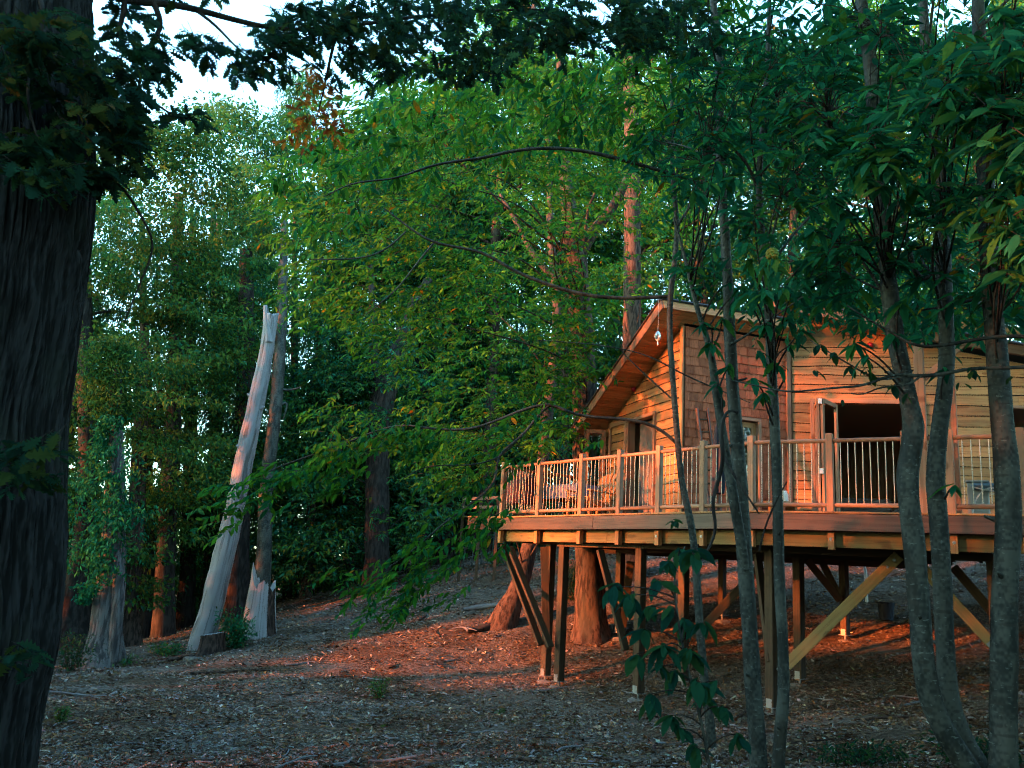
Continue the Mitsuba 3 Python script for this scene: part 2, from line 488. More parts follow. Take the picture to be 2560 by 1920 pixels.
# ------------------------------------------------------------------ the hillside
_ctl = [(430, 1400, 21), (555, 1370, 22.5), (220, 1440, 19), (810, 1280, 28), (1050, 1215, 30), (1095, 1340, 21), (1275, 1375, 19.5), (1195, 1478, 17), (1365, 1505, 15.4),
        (1667, 1548, 13.4), (1725, 1490, 15.5), (1825, 1388, 18.5), (1600, 1212, 24), (1900, 1232, 24), (80, 1480, 14.5), (60, 1659, 9), (1106, 1659, 9), (1660, 1659, 7.8),
        (2170, 1659, 6.8), (300, 1385, 26), (600, 1305, 30), (150, 1410, 30), (1500, 1640, 8.6)]
_cp = np.array([at(*c) for c in _ctl] + [(0, 0, -1.65), (6, 1, -1.0), (-6, 1, -2.1), (-14, 10, -2.6), (-16, 24, -3.0), (-18, 40, -2.6), (0, 42, 1.6), (14, 40, 5.0), (16, 20, 1.6), (12, 8, -0.2)])
_rbf = RBFInterpolator(_cp[:, :2], _cp[:, 2], kernel='thin_plate_spline', smoothing=0.35)


def ground_z(x, y):
    x, y = np.broadcast_arrays(np.asarray(x, float), np.asarray(y, float))
    q = np.stack([np.clip(x.ravel(), -24, 24), np.clip(y.ravel(), -6, 46)], 1)
    z = _rbf(q).reshape(x.shape)
    p = np.stack([x, y, 0 * x], -1)
    return z + 0.16 * (nfbm(p * 0.55, 3, 5) - 0.5) + 0.09 * (nfbm(p * 2.3, 4, 9) - 0.5)


def gz(x, y):
    return float(ground_z(np.array([x]), np.array([y]))[0])


gx = np.unique(np.r_[np.linspace(-150, -26, 26), np.linspace(-26, -9, 60), np.linspace(-9, 12, 190), np.linspace(12, 26, 50), np.linspace(26, 150, 26)])
gy = np.unique(np.r_[np.linspace(-80, -4, 26), np.linspace(-4, 5, 30), np.linspace(5, 26, 200), np.linspace(26, 46, 60), np.linspace(46, 260, 40)])
GX, GY = np.meshgrid(gx, gy, indexing='ij')
GZ = ground_z(GX, GY)
_i, _j = np.meshgrid(np.arange(len(gx) - 1), np.arange(len(gy) - 1), indexing='ij')
_n = len(gy)
_q = np.stack([_i * _n + _j, (_i + 1) * _n + _j, (_i + 1) * _n + _j + 1, _i * _n + _j + 1], -1).reshape(-1, 4)
put('ground', (np.stack([GX, GY, GZ], -1).reshape(-1, 3), _q), 'soil', smooth=True)
labels['ground'] = {'kind': 'structure', 'label': 'sloping woodland floor of brown mulch'}

rng = np.random.default_rng(11)
N = 330000
dd = 5.5 * (34 / 5.5) ** rng.random(N)
xx = dd * rng.uniform(-0.78, 0.70, N)
keep = nfbm(np.stack([xx * .9, dd * .9, 0 * xx], -1), 4, 31) + .25 * rng.random(N) > .50
xx, dd = xx[keep], dd[keep]
N = len(xx)
zz = ground_z(xx, dd)
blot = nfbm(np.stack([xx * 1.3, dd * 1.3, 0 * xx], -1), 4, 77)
ax = rng.standard_normal((N, 3)) * [1, 1, 0.28]
fine_ = rng.uniform(.7, 1.0, N)
nn = np.array([0, 0, 1.0]) + rng.standard_normal((N, 3)) * 0.42
sz = 0.026 + 0.080 * rng.random(N) ** 3.2
sz *= (0.60 + dd / 30) * fine_
chip = [(np.array([[0, -.16, 0], [0, .16, .03], [1, .12, .1], [1, -.14, .02]]) - [.5, 0, 0], np.array([[0, 1, 2], [0, 2, 3]])),
        (np.array([[0, 0, 0], [.5, .3, .12], [1, 0, .02], [.5, -.3, .1]]) - [.5, 0, 0], np.array([[0, 2, 1], [0, 3, 2]])),
        (np.array([[0, -.07, 0], [0, .07, .02], [1.5, .05, .12], [1.5, -.06, .05]]) - [.75, 0, 0], np.array([[0, 1, 2], [0, 2, 3]]))]
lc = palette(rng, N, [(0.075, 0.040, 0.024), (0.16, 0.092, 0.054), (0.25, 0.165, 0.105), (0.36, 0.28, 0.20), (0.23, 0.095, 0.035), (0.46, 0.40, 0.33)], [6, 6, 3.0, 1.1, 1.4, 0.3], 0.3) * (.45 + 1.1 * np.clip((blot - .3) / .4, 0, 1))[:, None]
grey = nfbm(np.stack([xx * .8, dd * .8, 0 * xx], -1), 4, 55) + .16 * rng.standard_normal(N) > .56
lc[grey] = palette(rng, int(grey.sum()), [(0.27, 0.235, 0.21), (0.19, 0.16, 0.14), (0.40, 0.36, 0.33), (0.16, 0.105, 0.07)], [4, 4, 1.5, 4], .28)
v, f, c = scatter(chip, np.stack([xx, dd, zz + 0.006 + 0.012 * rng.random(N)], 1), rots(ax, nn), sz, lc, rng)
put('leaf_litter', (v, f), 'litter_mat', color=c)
labels['leaf_litter'] = {'kind': 'stuff', 'label': 'bark chips and dead leaves strewn over the slope', 'category': 'leaf litter'}
# larger dead leaves lying among the chips
n = 5200
ld = 6.0 * (20 / 6.0) ** rng.random(n)
lx = ld * rng.uniform(-.72, .66, n)
v, f, c = scatter(CHEST_MID + [OAK[0]], np.stack([lx, ld, ground_z(lx, ld) + .018], 1), rots(rng.standard_normal((n, 3)) * [1, 1, .2], np.array([0, 0, 1.0]) + rng.standard_normal((n, 3)) * .35), rng.uniform(.06, .125, n),
                  palette(rng, n, [(0.16, 0.085, 0.04), (0.10, 0.055, 0.03), (0.23, 0.15, 0.085), (0.30, 0.17, 0.06), (0.07, 0.09, 0.025)], [5, 5, 3, 1, .5], .3), rng)
put('dead_leaves', (v, f), 'leaf', color=c)
labels['dead_leaves'] = {'kind': 'stuff', 'label': 'curled brown leaves lying on the mulch', 'category': 'dead leaves'}
# ------------------------------------------------------------------ the deck, its posts and its railing
ZD = 1.0                                                                 # deck level above the camera
A1, A2 = 143.8, 121.0                                                    # the two runs of the deck's front edge
Q0 = np.array([-0.10, 17.80, ZD])
post_px = [(1084, 1116), (1162, 1117), (1254, 1115.5), (1337, 1113), (1422.5, 1112), (1519, 1106.5), (1624, 1106.5), (1795, 1107.5), (1960, 1110), (2058, 1110.5), (2215, 1111)]
rp = []
for k, (px, py) in enumerate(post_px):
    if k <= 6:
        rp.append(on_line(px, py, Q0, A1)[0])
    else:
        rp.append(on_line(px, py, rp[6], A2)[0])
rp = [np.array([q[0], q[1], ZD]) for q in rp]
rp.append(rp[-1] + 1.3 * azv(A2))
side_out = azv(A1 - 90)                                                  # from the railing's left end back past the cabin
rs = [rp[0] + side_out * s for s in (1.05, 2.15, 3.25, 4.35)]

o1, o2 = azv(A1 + 90), azv(A2 + 90)                                      # outward of the two front runs
bend = rp[6] + 0.16 * unit(o1 + o2) / math.cos(math.radians((A1 - A2) / 2))
fa = rp[0] + 0.16 * o1 - 0.34 * azv(A1)
fb = fa + 0.36 * azv(-86.0)
fc = fb + 5.6 * azv(A1 - 90)
fd = rp[-1] + 0.16 * o2
outline = [fc, fb, fa, bend, fd]

deck = thing('timber_deck', 'raised timber deck on posts and diagonal braces over the slope, with a dark fascia board', 'deck')
back = [fd + 7.0 * azv(31), fc + 2.2 * azv(54)]
poly = trimesh.creation.extrude_polygon(__import__('shapely').Polygon([p[:2] for p in outline + back]), 0.10)
poly.apply_translation([0, 0, ZD - 0.145])
put(f'{deck}__floor', (np.array(poly.vertices), np.array(poly.faces), np.array(poly.vertices)[:, :2]), 'brown_post')
for a, b in zip(outline[:-1], outline[1:]):
    out = unit(np.cross(b - a, [0, 0, 1.0]))
    out = out if out @ (a - np.array([4, 18, 0])) > 0 else -out
    L = np.linalg.norm(b - a)
    n = max(1, round(L / 4.2))
    for k in range(n):
        p, q = a + (b - a) * k / n, a + (b - a) * (k + 1) / n
        e = 0.002 * unit(q - p)
        put(part(f'{deck}__fascia_board'), beam(p + e - [0, 0, 0.148], q - e - [0, 0, 0.148], 0.032, 0.232, bev=0.004), 'stained')
    m = max(1, round(L / 2.1))
    for k in range(m):
        p, q = a + (b - a) * k / m, a + (b - a) * (k + 1) / m
        e = 0.003 * unit(q - p)
        put(part(f'{deck}__edge_board'), beam(p + e - out * 0.035 - [0, 0, 0.0145], q - e - out * 0.035 - [0, 0, 0.0145], 0.13, 0.027, bev=0.004), 'larch')
# the rim beam further in, with the feet of the railing posts bolted in front of it
inn = 0.27
ra, rb, rc = rp[0] + (0.16 - inn) * o1 - 0.10 * azv(A1), rp[6] + (0.16 - inn) * unit(o1 + o2), rp[-1] + (0.16 - inn) * o2
for a, b, n in ((ra, rb, 2), (rb, rc, 2)):
    for k in range(n):
        p, q = a + (b - a) * k / n, a + (b - a) * (k + 1) / n
        e = 0.002 * unit(q - p)
        put(part(f'{deck}__rim_beam'), beam(p + e - [0, 0, 0.37], q - e - [0, 0, 0.37], 0.05, 0.22, bev=0.003), 'treated')
put(part(f'{deck}__rim_beam'), beam(ra - [0, 0, 0.37] + 0.05 * side_out, ra - [0, 0, 0.37] + 5.0 * side_out, 0.05, 0.22, bev=0.003), 'treated')
joist_dir = azv(A2 - 90)
for k in range(24):
    p = rb + (k - 8) * 0.45 * azv(A2) - [0, 0, 0.36] + 0.10 * joist_dir
    if k < 8:
        p = on_line(*[0, 0], p, 0)[0] * 0 + p + joist_dir * ((8 - k) * 0.45 * math.tan(math.radians(A1 - A2)) + 0.15)
    put(part(f'{deck}__joist'), beam(p, p + 5.2 * joist_dir, 0.047, 0.20), 'brown_post')
bolt = lathe([(0, .012), (.010, .012), (.011, .004), (.022, .004), (.022, 0), (0, 0)], 10)
for k, p in enumerate(rp[:-1]):
    o = o1 if k < 6 else o2 if k > 6 else unit(o1 + o2)
    al = azv(A1 if k < 6 else A2)
    put(part(f'{deck}__post_foot'), beam(p - [0, 0, 0.268] + o * 0.0, p - [0, 0, 0.515], 0.088, 0.088, up=o, bev=0.004), 'larch')
    if k >= 4:
        key = f'{deck}__post_foot_{k:03d}' if k else f'{deck}__post_foot'
        q = p - [0, 0, 0.37] + o * 0.045
        put(f'{key}__bolt', xf(bolt, frame_mat(q, al, np.cross(o, al), o)), 'galvanised', smooth=40)

# support posts: (foot x, foot y, distance, size)
sup = [(1178, 1463, 17.35, .15), (1207, 1476, 16.75, .15), (1335, 1418, 19.4, .15), (1378, 1503, 15.3, .15), (1475, 1449, 16.4, .15), (1668, 1530, 13.6, .15), (1728, 1463, 15.7, .15),
       (1826, 1372, 18.7, .15), (2165, 1515, 12.4, .15), (2050, 1440, 15.2, .15), (1268, 1400, 20.4, .14), (1560, 1350, 20.2, .14), (1980, 1335, 19.2, .15), (2290, 1500, 13.5, .15)]
ZU = ZD - 0.50
sup_at = []
for k, (px, py, d, s) in enumerate(sup):
    p = at(px, py, d)
    z0 = gz(p[0], p[1])
    base = np.array([p[0], p[1], z0 + 0.10])
    sup_at.append(base)
    key = part(f'{deck}__support_post')
    put(key, beam(base, [p[0], p[1], ZU], s, s, up=o1, bev=0.008), 'brown_post')
    # galvanised shoe with two cheeks on a rough concrete pad
    m = frame_mat(base - [0, 0, 0.0], azv(A1), o1 * -1, [0, 0, 1.0])
    shoe = [xf(box_uv(0.20, 0.20, 0.008), frame_mat([-0.10, 0, -0.004], [1, 0, 0], [0, 1, 0], [0, 0, 1]))]
    for sy in (-1, 1):
        shoe.append(xf(box_uv(0.10, 0.006, 0.12), frame_mat([-0.05, sy * (s / 2 + 0.004), 0.06], [1, 0, 0], [0, 1, 0], [0, 0, 1])))
    shoe.append(xf(lathe([(0, 0), (.018, 0), (.018, -.10), (0, -.10)], 10) + (np.zeros((len(lathe([(0, 0), (.018, 0), (.018, -.10), (0, -.10)], 10)[0]), 2)),), frame_mat([0, 0, -0.008], [1, 0, 0], [0, 1, 0], [0, 0, 1])))
    put(f'{key}__post_shoe', xf(join(shoe), m), 'galvanised')
    pad = trimesh.creation.icosphere(2, 1.0)
    pv = np.array(pad.vertices)
    pv = np.sign(pv) * np.abs(pv) ** 0.6 * [0.19, 0.19, 0.11] * (1 + 0.35 * (nfbm(pv * 2.6 + k * 3.3, 3, k) - 0.5))[:, None]
    put(f'{key}__concrete_pad', (pv + base - [0, 0, 0.20], np.array(pad.faces)), 'concrete')
# bearers on the posts
for a, b in ((sup_at[1], sup_at[3]), (sup_at[3], sup_at[5]), (sup_at[5], sup_at[8]), (sup_at[2], sup_at[4]), (sup_at[4], sup_at[6]), (sup_at[6], sup_at[9]), (sup_at[10], sup_at[11]), (sup_at[11], sup_at[12])):
    a, b = np.array([a[0], a[1], ZU + 0.02]), np.array([b[0], b[1], ZU + 0.02])
    put(part(f'{deck}__bearer'), beam(a - 0.12 * unit(b - a) + [0, 0, -0.012], b + 0.12 * unit(b - a) + [0, 0, -0.012], 0.14, 0.12, bev=0.004), 'brown_post')


def brace(a, b, w=0.075, h=0.15, mat='brown_post', bracket=False, up=None):
    a, b = np.asarray(a), np.asarray(b)
    view = unit((a + b) / 2)
    d = unit(b - a)
    side = unit(np.cross(d, view))
    key = part(f'{deck}__brace')
    put(key, beam(a, b, w, h, up=side if up is None else up, bev=0.006), mat)
    if bracket:
        q = a - d * 0.02 - view * (w / 2 + 0.006)
        pl = xf(box_uv(0.16, 0.006, 0.13), frame_mat(q - d * 0.04, d, -view, np.cross(d, -view)))
        put(f'{key}__bracket', pl, 'galvanised')
        for e, c in ((f'{key}__bolt', b - d * 0.10), (f'{key}__bolt_001', b - d * 0.24)):
            c = c - view * (w / 2)
            put(e, xf(bolt, frame_mat(c, d, np.cross(-view, d), -view)), 'galvanised', smooth=40)


brace(at(1168, 1394, 17.2), at(1087, 1176, 18.0), up=o1, w=.06)
brace(at(1190, 1398, 16.65), at(1101, 1181, 17.3), up=o1, w=.06)
brace(at(1352, 1405, 15.35), at(1296, 1188, 15.7), up=o1, w=.06)
brace(at(1498, 1377, 16.3), at(1645, 1222, 15.9))
brace(at(1664, 1430, 13.6), at(1636, 1196, 13.9), up=o1, w=.06)
brace(at(1690, 1446, 13.45), at(1942, 1200, 12.75), mat='treated', h=0.165, bracket=True)
brace(at(2150, 1398, 12.4), at(1988, 1222, 12.7), mat='treated', h=0.15, bracket=True)
brace(at(2150, 1330, 14.6), at(2060, 1225, 15.0))
brace(at(1814, 1296, 18.6), at(1742, 1208, 18.2))
brace(at(1811, 1284, 18.9), at(1770, 1203, 19.3))
brace(at(1346, 1352, 19.2), at(1362, 1215, 17.6))
brace(at(1180, 1370, 17.3), at(1176, 1182, 17.0))

rail = thing('deck_railing', 'timber post railing with slim metal balusters along the deck edge', 'railing')
o_all = [o1] * 6 + [unit(o1 + o2)] + [o2] * 5
tall = {9}
for k, p in enumerate(rp):
    put(part(f'{rail}__post'), beam(p + [0, 0, 0.001], p + [0, 0, 1.12 if k not in tall else 1.12], 0.095, 0.095, up=o_all[k], bev=0.006), 'fir')
for p in rs:
    put(part(f'{rail}__post'), beam(p + [0, 0, 0.001], p + [0, 0, 1.12], 0.095, 0.095, up=azv(A1), bev=0.006), 'fir')
rod = tube([[0, 0, 0], [0, 0, 1.0]], [0.0065, 0.0065], 6, 1.0)[:2]
rod_dic = mikit.ply(rod, 'steel', True)
runs = list(zip(rp[:-1], rp[1:])) + list(zip([rp[0]] + rs[:-1], rs))
for a, b in runs:
    d = unit(b - a)
    a2, b2 = a + d * 0.049, b - d * 0.049
    for z in (1.015, 0.10):
        m = tube([a2 + [0, 0, z], b2 + [0, 0, z]], [0.031, 0.031], 10, 0.5)
        _board[0] += 1
        m = (m[0], m[1], np.clip(m[2] * [1, 4], 0, None) * [1, 0.2] + [0, _board[0]])
        put(part(f'{rail}__rail'), m, 'fir', smooth=True)
    L = np.linalg.norm(b2 - a2)
    n = max(2, round(L / 0.098))
    for i in range(1, n):
        p = a2 + d * (L * i / n)
        to = np.diag([1, 1, 0.86, 1.0])
        to[:3, 3] = p + [0, 0, 0.128]
        place(rod_dic, part(f'{rail}__baluster'), to)

# ------------------------------------------------------------------ the cabin
K = 1.12
C0 = np.array([2.8625, 14.18, 0]) * K + [0, 0, ZD]                        # outer corner of gable wall and shingled wall
I0 = np.array([4.882, 14.835, 0]) * K + [0, 0, ZD]                        # inner corner of shingled wall and door wall
E1, E2, E3 = unit(I0 - C0), azv(-18.0), azv(101.0)
N1 = np.array([E1[1], -E1[0], 0])                                        # out of the shingled wall, towards the camera
N2 = np.array([-E2[1], E2[0], 0])
N3 = np.array([E3[1], -E3[0], 0])
WS = float(np.linalg.norm(I0 - C0))
ZV = np.array([0, 0, 1.0])
cabin = thing('treehouse_cabin', 'timber cabin with waney board cladding, a shingled wall panel and sloping eaves on the deck', 'cabin')


def gable_px(x, y):
    p, t = on_line(x, y, C0, -18.0)
    return t, p[2] - ZD


def front_px(x, y, off=0.0):
    p = np.linalg.solve(np.stack([ray(x, y)[:2], -E3[:2]], 1), (I0 + N3 * off)[:2])
    return p[1], ray(x, y)[2] * p[0] - ZD


def roof_u(t):
    return 4.72 - ZD + 0.0 - 0.462 * t                                    # underside of the left roof above the deck, t metres back


def waney(p0, dx, out, L, h, board, clip=None, amp=0.018, seed=0):
    """One overlapping board with a waney lower edge: from p0 along dx, standing proud towards out."""
    n = max(2, int(L / 0.16))
    x = np.linspace(0, L, n + 1)
    zb = amp * (2 * nfbm(np.stack([x * 2.2 + seed * 9.1, 0 * x + seed, 0 * x], -1), 3, seed) - 1.0) - 0.012
    zt = np.full(n + 1, h + 0.03) if clip is None else np.minimum(h + 0.03, clip(x))
    zt = np.maximum(zt, zb + 0.004)
    w = np.minimum(0.005 + 0.016 * nfbm(np.stack([x * 4.1 + seed * 3.7, 0 * x + 5, 0 * x], -1), 2, seed + 1), zt - zb - 0.001)

    def pt(x, z, o):
        return p0 + x[:, None] * dx + z[:, None] * ZV + np.broadcast_to(o, x.shape)[:, None] * out
    m = n + 1
    V = np.vstack([pt(x, zb, 0.0), pt(x, zb, 0.020), pt(x, zb, 0.020), pt(x, zb + w, 0.030), pt(x, zb + w, 0.030), pt(x, zt, 0.010)])
    i = np.arange(n)
    q = np.vstack([np.stack([i + o, i + 1 + o, i + 1 + o + m, i + o + m], 1) for o in (0, 2 * m, 4 * m)])
    f = np.vstack([q[:, [0, 1, 2]], q[:, [0, 2, 3]], [[0, 3 * m, 5 * m], [n, 5 * m + n, 3 * m + n]]])
    bk = np.stack([x + board * .37, np.full(m, board + 0.99)], 1)
    uv = np.vstack([bk, bk, bk, bk, np.stack([x + board * .37, np.full(m, board + 0.05)], 1), np.stack([x + board * .37, np.full(m, board + 0.05) + zt - zb], 1)])
    uv[5 * m:, 1] = np.minimum(uv[5 * m:, 1], board + 0.95)
    return V, f, uv


def clad(key, p0, dx, out, L, H, openings, clip=None, pitch=0.185, seed=0):
    r = np.random.default_rng(seed)
    z, k = 0.0, 0
    while z < H:
        h = pitch * r.uniform(0.86, 1.14)
        cuts = [(0.0, L)]
        for x0, x1, z0, z1 in openings:
            if z + h * 0.5 > z0 and z + h * 0.45 < z1:
                cuts = [c for a, b in cuts for c in ((a, min(b, x0)), (max(a, x1), b)) if c[1] - c[0] > 0.03]
        pieces = []
        for a, b in cuts:
            if b - a > 2.4:
                s = a + (b - a) * r.uniform(0.3, 0.7)
                pieces += [(a, s - 0.003), (s + 0.003, b)]
            else:
                pieces.append((a, b))
        for a, b in pieces:
            if clip is not None:
                xs = np.linspace(a, b, 60)
                ok = xs[clip(xs) - z > 0.03]
                if len(ok) < 2:
                    continue
                a, b = ok[0], ok[-1]
                if b - a < 0.04:
                    continue
            k += 1
            _board[0] += 1
            cl = None if clip is None else (lambda x, a=a, z=z: clip(x + a) - z)
            put(part(f'{key}__board'), waney(p0 + a * dx + z * ZV, dx, out, b - a, h, _board[0], cl, seed=seed * 100 + k), 'larch')
        z += h


def panel(p0, dx, L, H, out, thick, mat, key, top=None):
    """An upright slab behind cladding; top: heights at both ends."""
    h0, h1 = top or (H, H)
    a = np.array([p0, p0 + dx * L, p0 + dx * L + ZV * h1, p0 + ZV * h0])
    V = np.vstack([a, a - out * thick])
    f = np.array([[0, 1, 2], [0, 2, 3], [4, 6, 5], [4, 7, 6], [0, 4, 5], [0, 5, 1], [3, 2, 6], [3, 6, 7], [0, 3, 7], [0, 7, 4], [1, 5, 6], [1, 6, 2]])
    put(key, (V, f), mat)


def wall_with_holes(key, p0, dx, out, pts, holes, mat, thick=0.10):
    import shapely
    g = shapely.Polygon(pts)
    for x0, x1, z0, z1 in holes:
        g = g.difference(shapely.box(x0, z0 - 0.01, x1, z1))
    ms = []
    for gg in getattr(g, 'geoms', [g]):
        m = trimesh.creation.extrude_polygon(gg, thick)
        v = np.array(m.vertices)
        ms.append((p0 + v[:, :1] * dx + v[:, 1:2] * ZV - (v[:, 2:3]) * out, np.array(m.faces)[:, ::-1] if np.cross(dx, ZV) @ out > 0 else np.array(m.faces)))
    put(key, join(ms), mat)


# gable wall with its glazed door and curtain
GL = 3.42
t_r, z_h = gable_px(1416, 925)
t_l = gable_px(1362, 945)[0]
z_h = 2.12
gw = f'{cabin}__gable_wall'
gable_hole = (t_r, t_l, 0.0, z_h)
wall_with_holes(gw, C0 - N2 * 0.004, E2, N2, [(0, 0), (GL, 0), (GL, roof_u(GL) - 0.01), (0, roof_u(0) - 0.01)], [gable_hole], 'inner_timber')
clad(gw, C0 + E2 * 0.0, E2, N2, GL, 3.7, [(t_r - 0.06, t_l + 0.06, -0.2, z_h + 0.06)], clip=lambda x: roof_u(x) - 0.03, seed=3)
put(f'{gw}__corner_trim', beam(C0 + N2 * 0.030 + N1 * 0.028 - E2 * 0.0, C0 + N2 * 0.030 + N1 * 0.028 + ZV * (roof_u(0) - 0.03), 0.10, 0.035, up=N2, bev=0.003), 'larch')


def frame4(key, p0, dx, out, x0, x1, z0, z1, w=0.07, d=0.09, mat='fir', sill=True, off=0.02):
    """Head and jambs (and sill) round an opening, each piece of its own."""
    o = p0 + out * off
    put(part(f'{key}__jamb'), beam(o + dx * (x0 - w / 2) + ZV * z0, o + dx * (x0 - w / 2) + ZV * z1, w, d, up=out, bev=0.003), mat)
    put(part(f'{key}__jamb'), beam(o + dx * (x1 + w / 2) + ZV * z0, o + dx * (x1 + w / 2) + ZV * z1, w, d, up=out, bev=0.003), mat)
    put(part(f'{key}__head'), beam(o + dx * (x0 - w) + ZV * (z1 + w / 2), o + dx * (x1 + w) + ZV * (z1 + w / 2), d, w, bev=0.003), mat)
    if sill:
        put(part(f'{key}__sill'), beam(o + dx * (x0 - w) + ZV * (z0 - 0.02), o + dx * (x1 + w) + ZV * (z0 - 0.02), d + 0.03, 0.035, bev=0.003), mat)


frame4(f'{cabin}__gable_door', C0, E2, N2, t_r, t_l, 0.03, z_h)
labels[f'{cabin}__gable_door'] = {'label': 'open glazed door in the gable wall with a hanging curtain'}


def door_leaf(key, a, b, H, z0=0.03, w=0.085, th=0.05, mat='fir'):
    """A glazed leaf standing from a to b: stiles, rails and a pane."""
    d = unit(b - a)
    n = np.array([d[1], -d[0], 0])
    L = np.linalg.norm(b - a)
    a, b = a + ZV * z0, b + ZV * z0
    ms = [beam(a + d * w / 2, a + d * w / 2 + ZV * H, w, th, up=n, bev=0.003), beam(b - d * w / 2, b - d * w / 2 + ZV * H, w, th, up=n, bev=0.003),
          beam(a + d * (w + .001) + ZV * w / 2, b - d * (w + .001) + ZV * w / 2, th, w, bev=0.003), beam(a + d * (w + .001) + ZV * (H - w / 2), b - d * (w + .001) + ZV * (H - w / 2), th, w, bev=0.003)]
    for nm, m in zip(('stile', 'stile_001', 'rail', 'rail_001'), ms):
        put(f'{key}__{nm}', m, mat)
    p, q = a + d * (w - .01), b - d * (w - .01)
    put(f'{key}__pane', (np.array([p + ZV * (w - .01), q + ZV * (w - .01), q + ZV * (H - w + .01), p + ZV * (H - w + .01)]), np.array([[0, 1, 2], [0, 2, 3]])), 'glass')


for tt in (t_l + 0.16, t_l + 0.92):
    put(part(f'{gw}__trim'), beam(C0 + E2 * tt + N2 * 0.045 + ZV * .01, C0 + E2 * tt + N2 * 0.045 + ZV * z_h, 0.09, 0.03, up=N2, bev=.003), 'fir')
put(part(f'{gw}__trim'), beam(C0 + E2 * (t_l + .11) + N2 * 0.047 + ZV * (z_h + .06), C0 + E2 * (t_l + .97) + N2 * 0.047 + ZV * (z_h + .06), 0.03, 0.11, bev=.003), 'fir')
g1 = C0 + E2 * (t_l + 1.02) + N2 * 0.10
door_leaf(f'{cabin}__open_door_leaf', g1, g1 + N2 * 0.42 + E2 * 0.16, z_h - 0.06)
g2 = C0 + E2 * (t_l + 1.10) + N2 * 0.10
door_leaf(f'{cabin}__open_door_leaf_001', g2, g2 + N2 * 0.42 + E2 * 0.16, z_h - 0.06)
# curtain hanging just inside
n = 60
s = np.linspace(0, 1, n)
cx = t_r + 0.06 + s * (t_l - t_r) * 0.80
fold = 0.035 * np.sin(s * 58 + 1.5 * np.sin(s * 11)) + 0.01 * np.sin(s * 133)
cv = np.vstack([C0 + cx[:, None] * E2 - (0.16 + fold * k)[:, None] * N2 + zz_ * ZV for zz_, k in ((0.02, 1.15), (1.0, 1.0), (z_h - 0.02, 0.6))])
i = np.arange(n - 1)
q = np.vstack([np.stack([i + o, i + 1 + o, i + 1 + o + n, i + o + n], 1) for o in (0, n)])
put(f'{cabin}__curtain', (cv, q), 'curtain_cloth', smooth=True)

# shingled wall
sw = f'{cabin}__shingled_wall'
sdx0, sz1 = [float(v) for v in (0.0, 0.0)]
def shingle_px(x, y):
    p, t = on_line(x, y, C0, math.degrees(math.atan2(E1[0], E1[1])))
    return t, p[2] - ZD
sx0, sx1 = shingle_px(1597, 920)[0], shingle_px(1634, 920)[0]
sh = 2.0
HS = roof_u(0) - 0.02
wall_with_holes(sw, C0 - N1 * 0.004, E1, N1, [(0.0, 0), (WS, 0), (WS, HS), (0.0, HS)], [(sx0, sx1, 0, sh)], 'inner_timber')
r = np.random.default_rng(5)
shv = []
for k in range(9):
    m = box_uv(0.17, 0.012, 1.0)
    v = m[0].copy()
    up = v[:, 2] > 0
    v[:, 0] += np.where(~up, r.uniform(-.004, .004), 0)
    shv.append(mikit.ply((v, m[1]), 'cedar', False, uv=np.stack([v[:, 2] + k * 1.7, np.clip(v[:, 0] + .3, 0, .97) + 900 + k], 1)))
row, z = 0, 0.02
while z < HS - 0.02:
    h = min(0.172, HS - z)
    x = 0.05 + (-0.09 if row % 2 else 0)
    while x < WS - 0.01:
        w = r.uniform(0.15, 0.235)
        x0, x1 = max(x, 0.052), min(x + w - 0.006, WS - 0.01)
        x += w
        if x1 - x0 < 0.03:
            continue
        segs = [(x0, x1)]
        if z + h * 0.5 < sh + 0.07:
            segs = [c for a, b in segs for c in ((a, min(b, sx0 - 0.07)), (max(a, sx1 + 0.07), b)) if c[1] - c[0] > 0.02]
        for a, b in segs:
            tilt = r.uniform(0.075, 0.11)
            hh = h + 0.03 if z + h < HS - 0.04 else h
            up = unit(ZV - N1 * tilt)
            o = np.cross(up, E1)
            m = np.eye(4)
            m[:3, 0], m[:3, 1], m[:3, 2] = E1 * (b - a) / 0.17, -np.cross(E1, up), up * hh
            m[:3, 3] = C0 + E1 * a + ZV * (z + hh / 2 + r.uniform(-.004, .004)) + N1 * (0.018 + tilt * hh * 0.5)
            place(shv[r.integers(9)], part(f'{sw}__shingle'), m)
    z += h
    row += 1
put(f'{sw}__inner_trim', beam(I0 + N1 * 0.05 - E1 * 0.05, I0 + N1 * 0.05 - E1 * 0.05 + ZV * (HS - 0.02), 0.09, 0.05, up=N1, bev=0.003), 'fir')
frame4(f'{cabin}__side_door', C0, E1, N1, sx0, sx1, 0.03, sh, w=0.065, off=0.03)
labels[f'{cabin}__side_door'] = {'label': 'narrow wooden door in the shingled wall'}
door_leaf(f'{cabin}__side_door_leaf', C0 + E1 * (sx0 + .005) - N1 * 0.03, C0 + E1 * (sx1 - .005) - N1 * 0.03, sh - 0.05, mat='larch', w=0.10)
put(f'{cabin}__side_door_leaf__lower_board', beam(C0 + E1 * (sx0 + .11) - N1 * 0.045 + ZV * 0.62, C0 + E1 * (sx1 - .11) - N1 * 0.045 + ZV * 0.62, 0.02, 0.95, bev=0.0), 'larch')

# left roof: bargeboard, soffit boards, high fascia, roofing
UO, TF, TE, UE = -0.62, -0.36, 3.70, WS + 0.25
sl = unit(E2 - ZV * 0.462)
rn = unit(ZV + E2 * 0.462)


def RP(u, t, h=0.0):
    return C0 + E1 * u + E2 * t + ZV * roof_u(t) + rn * h


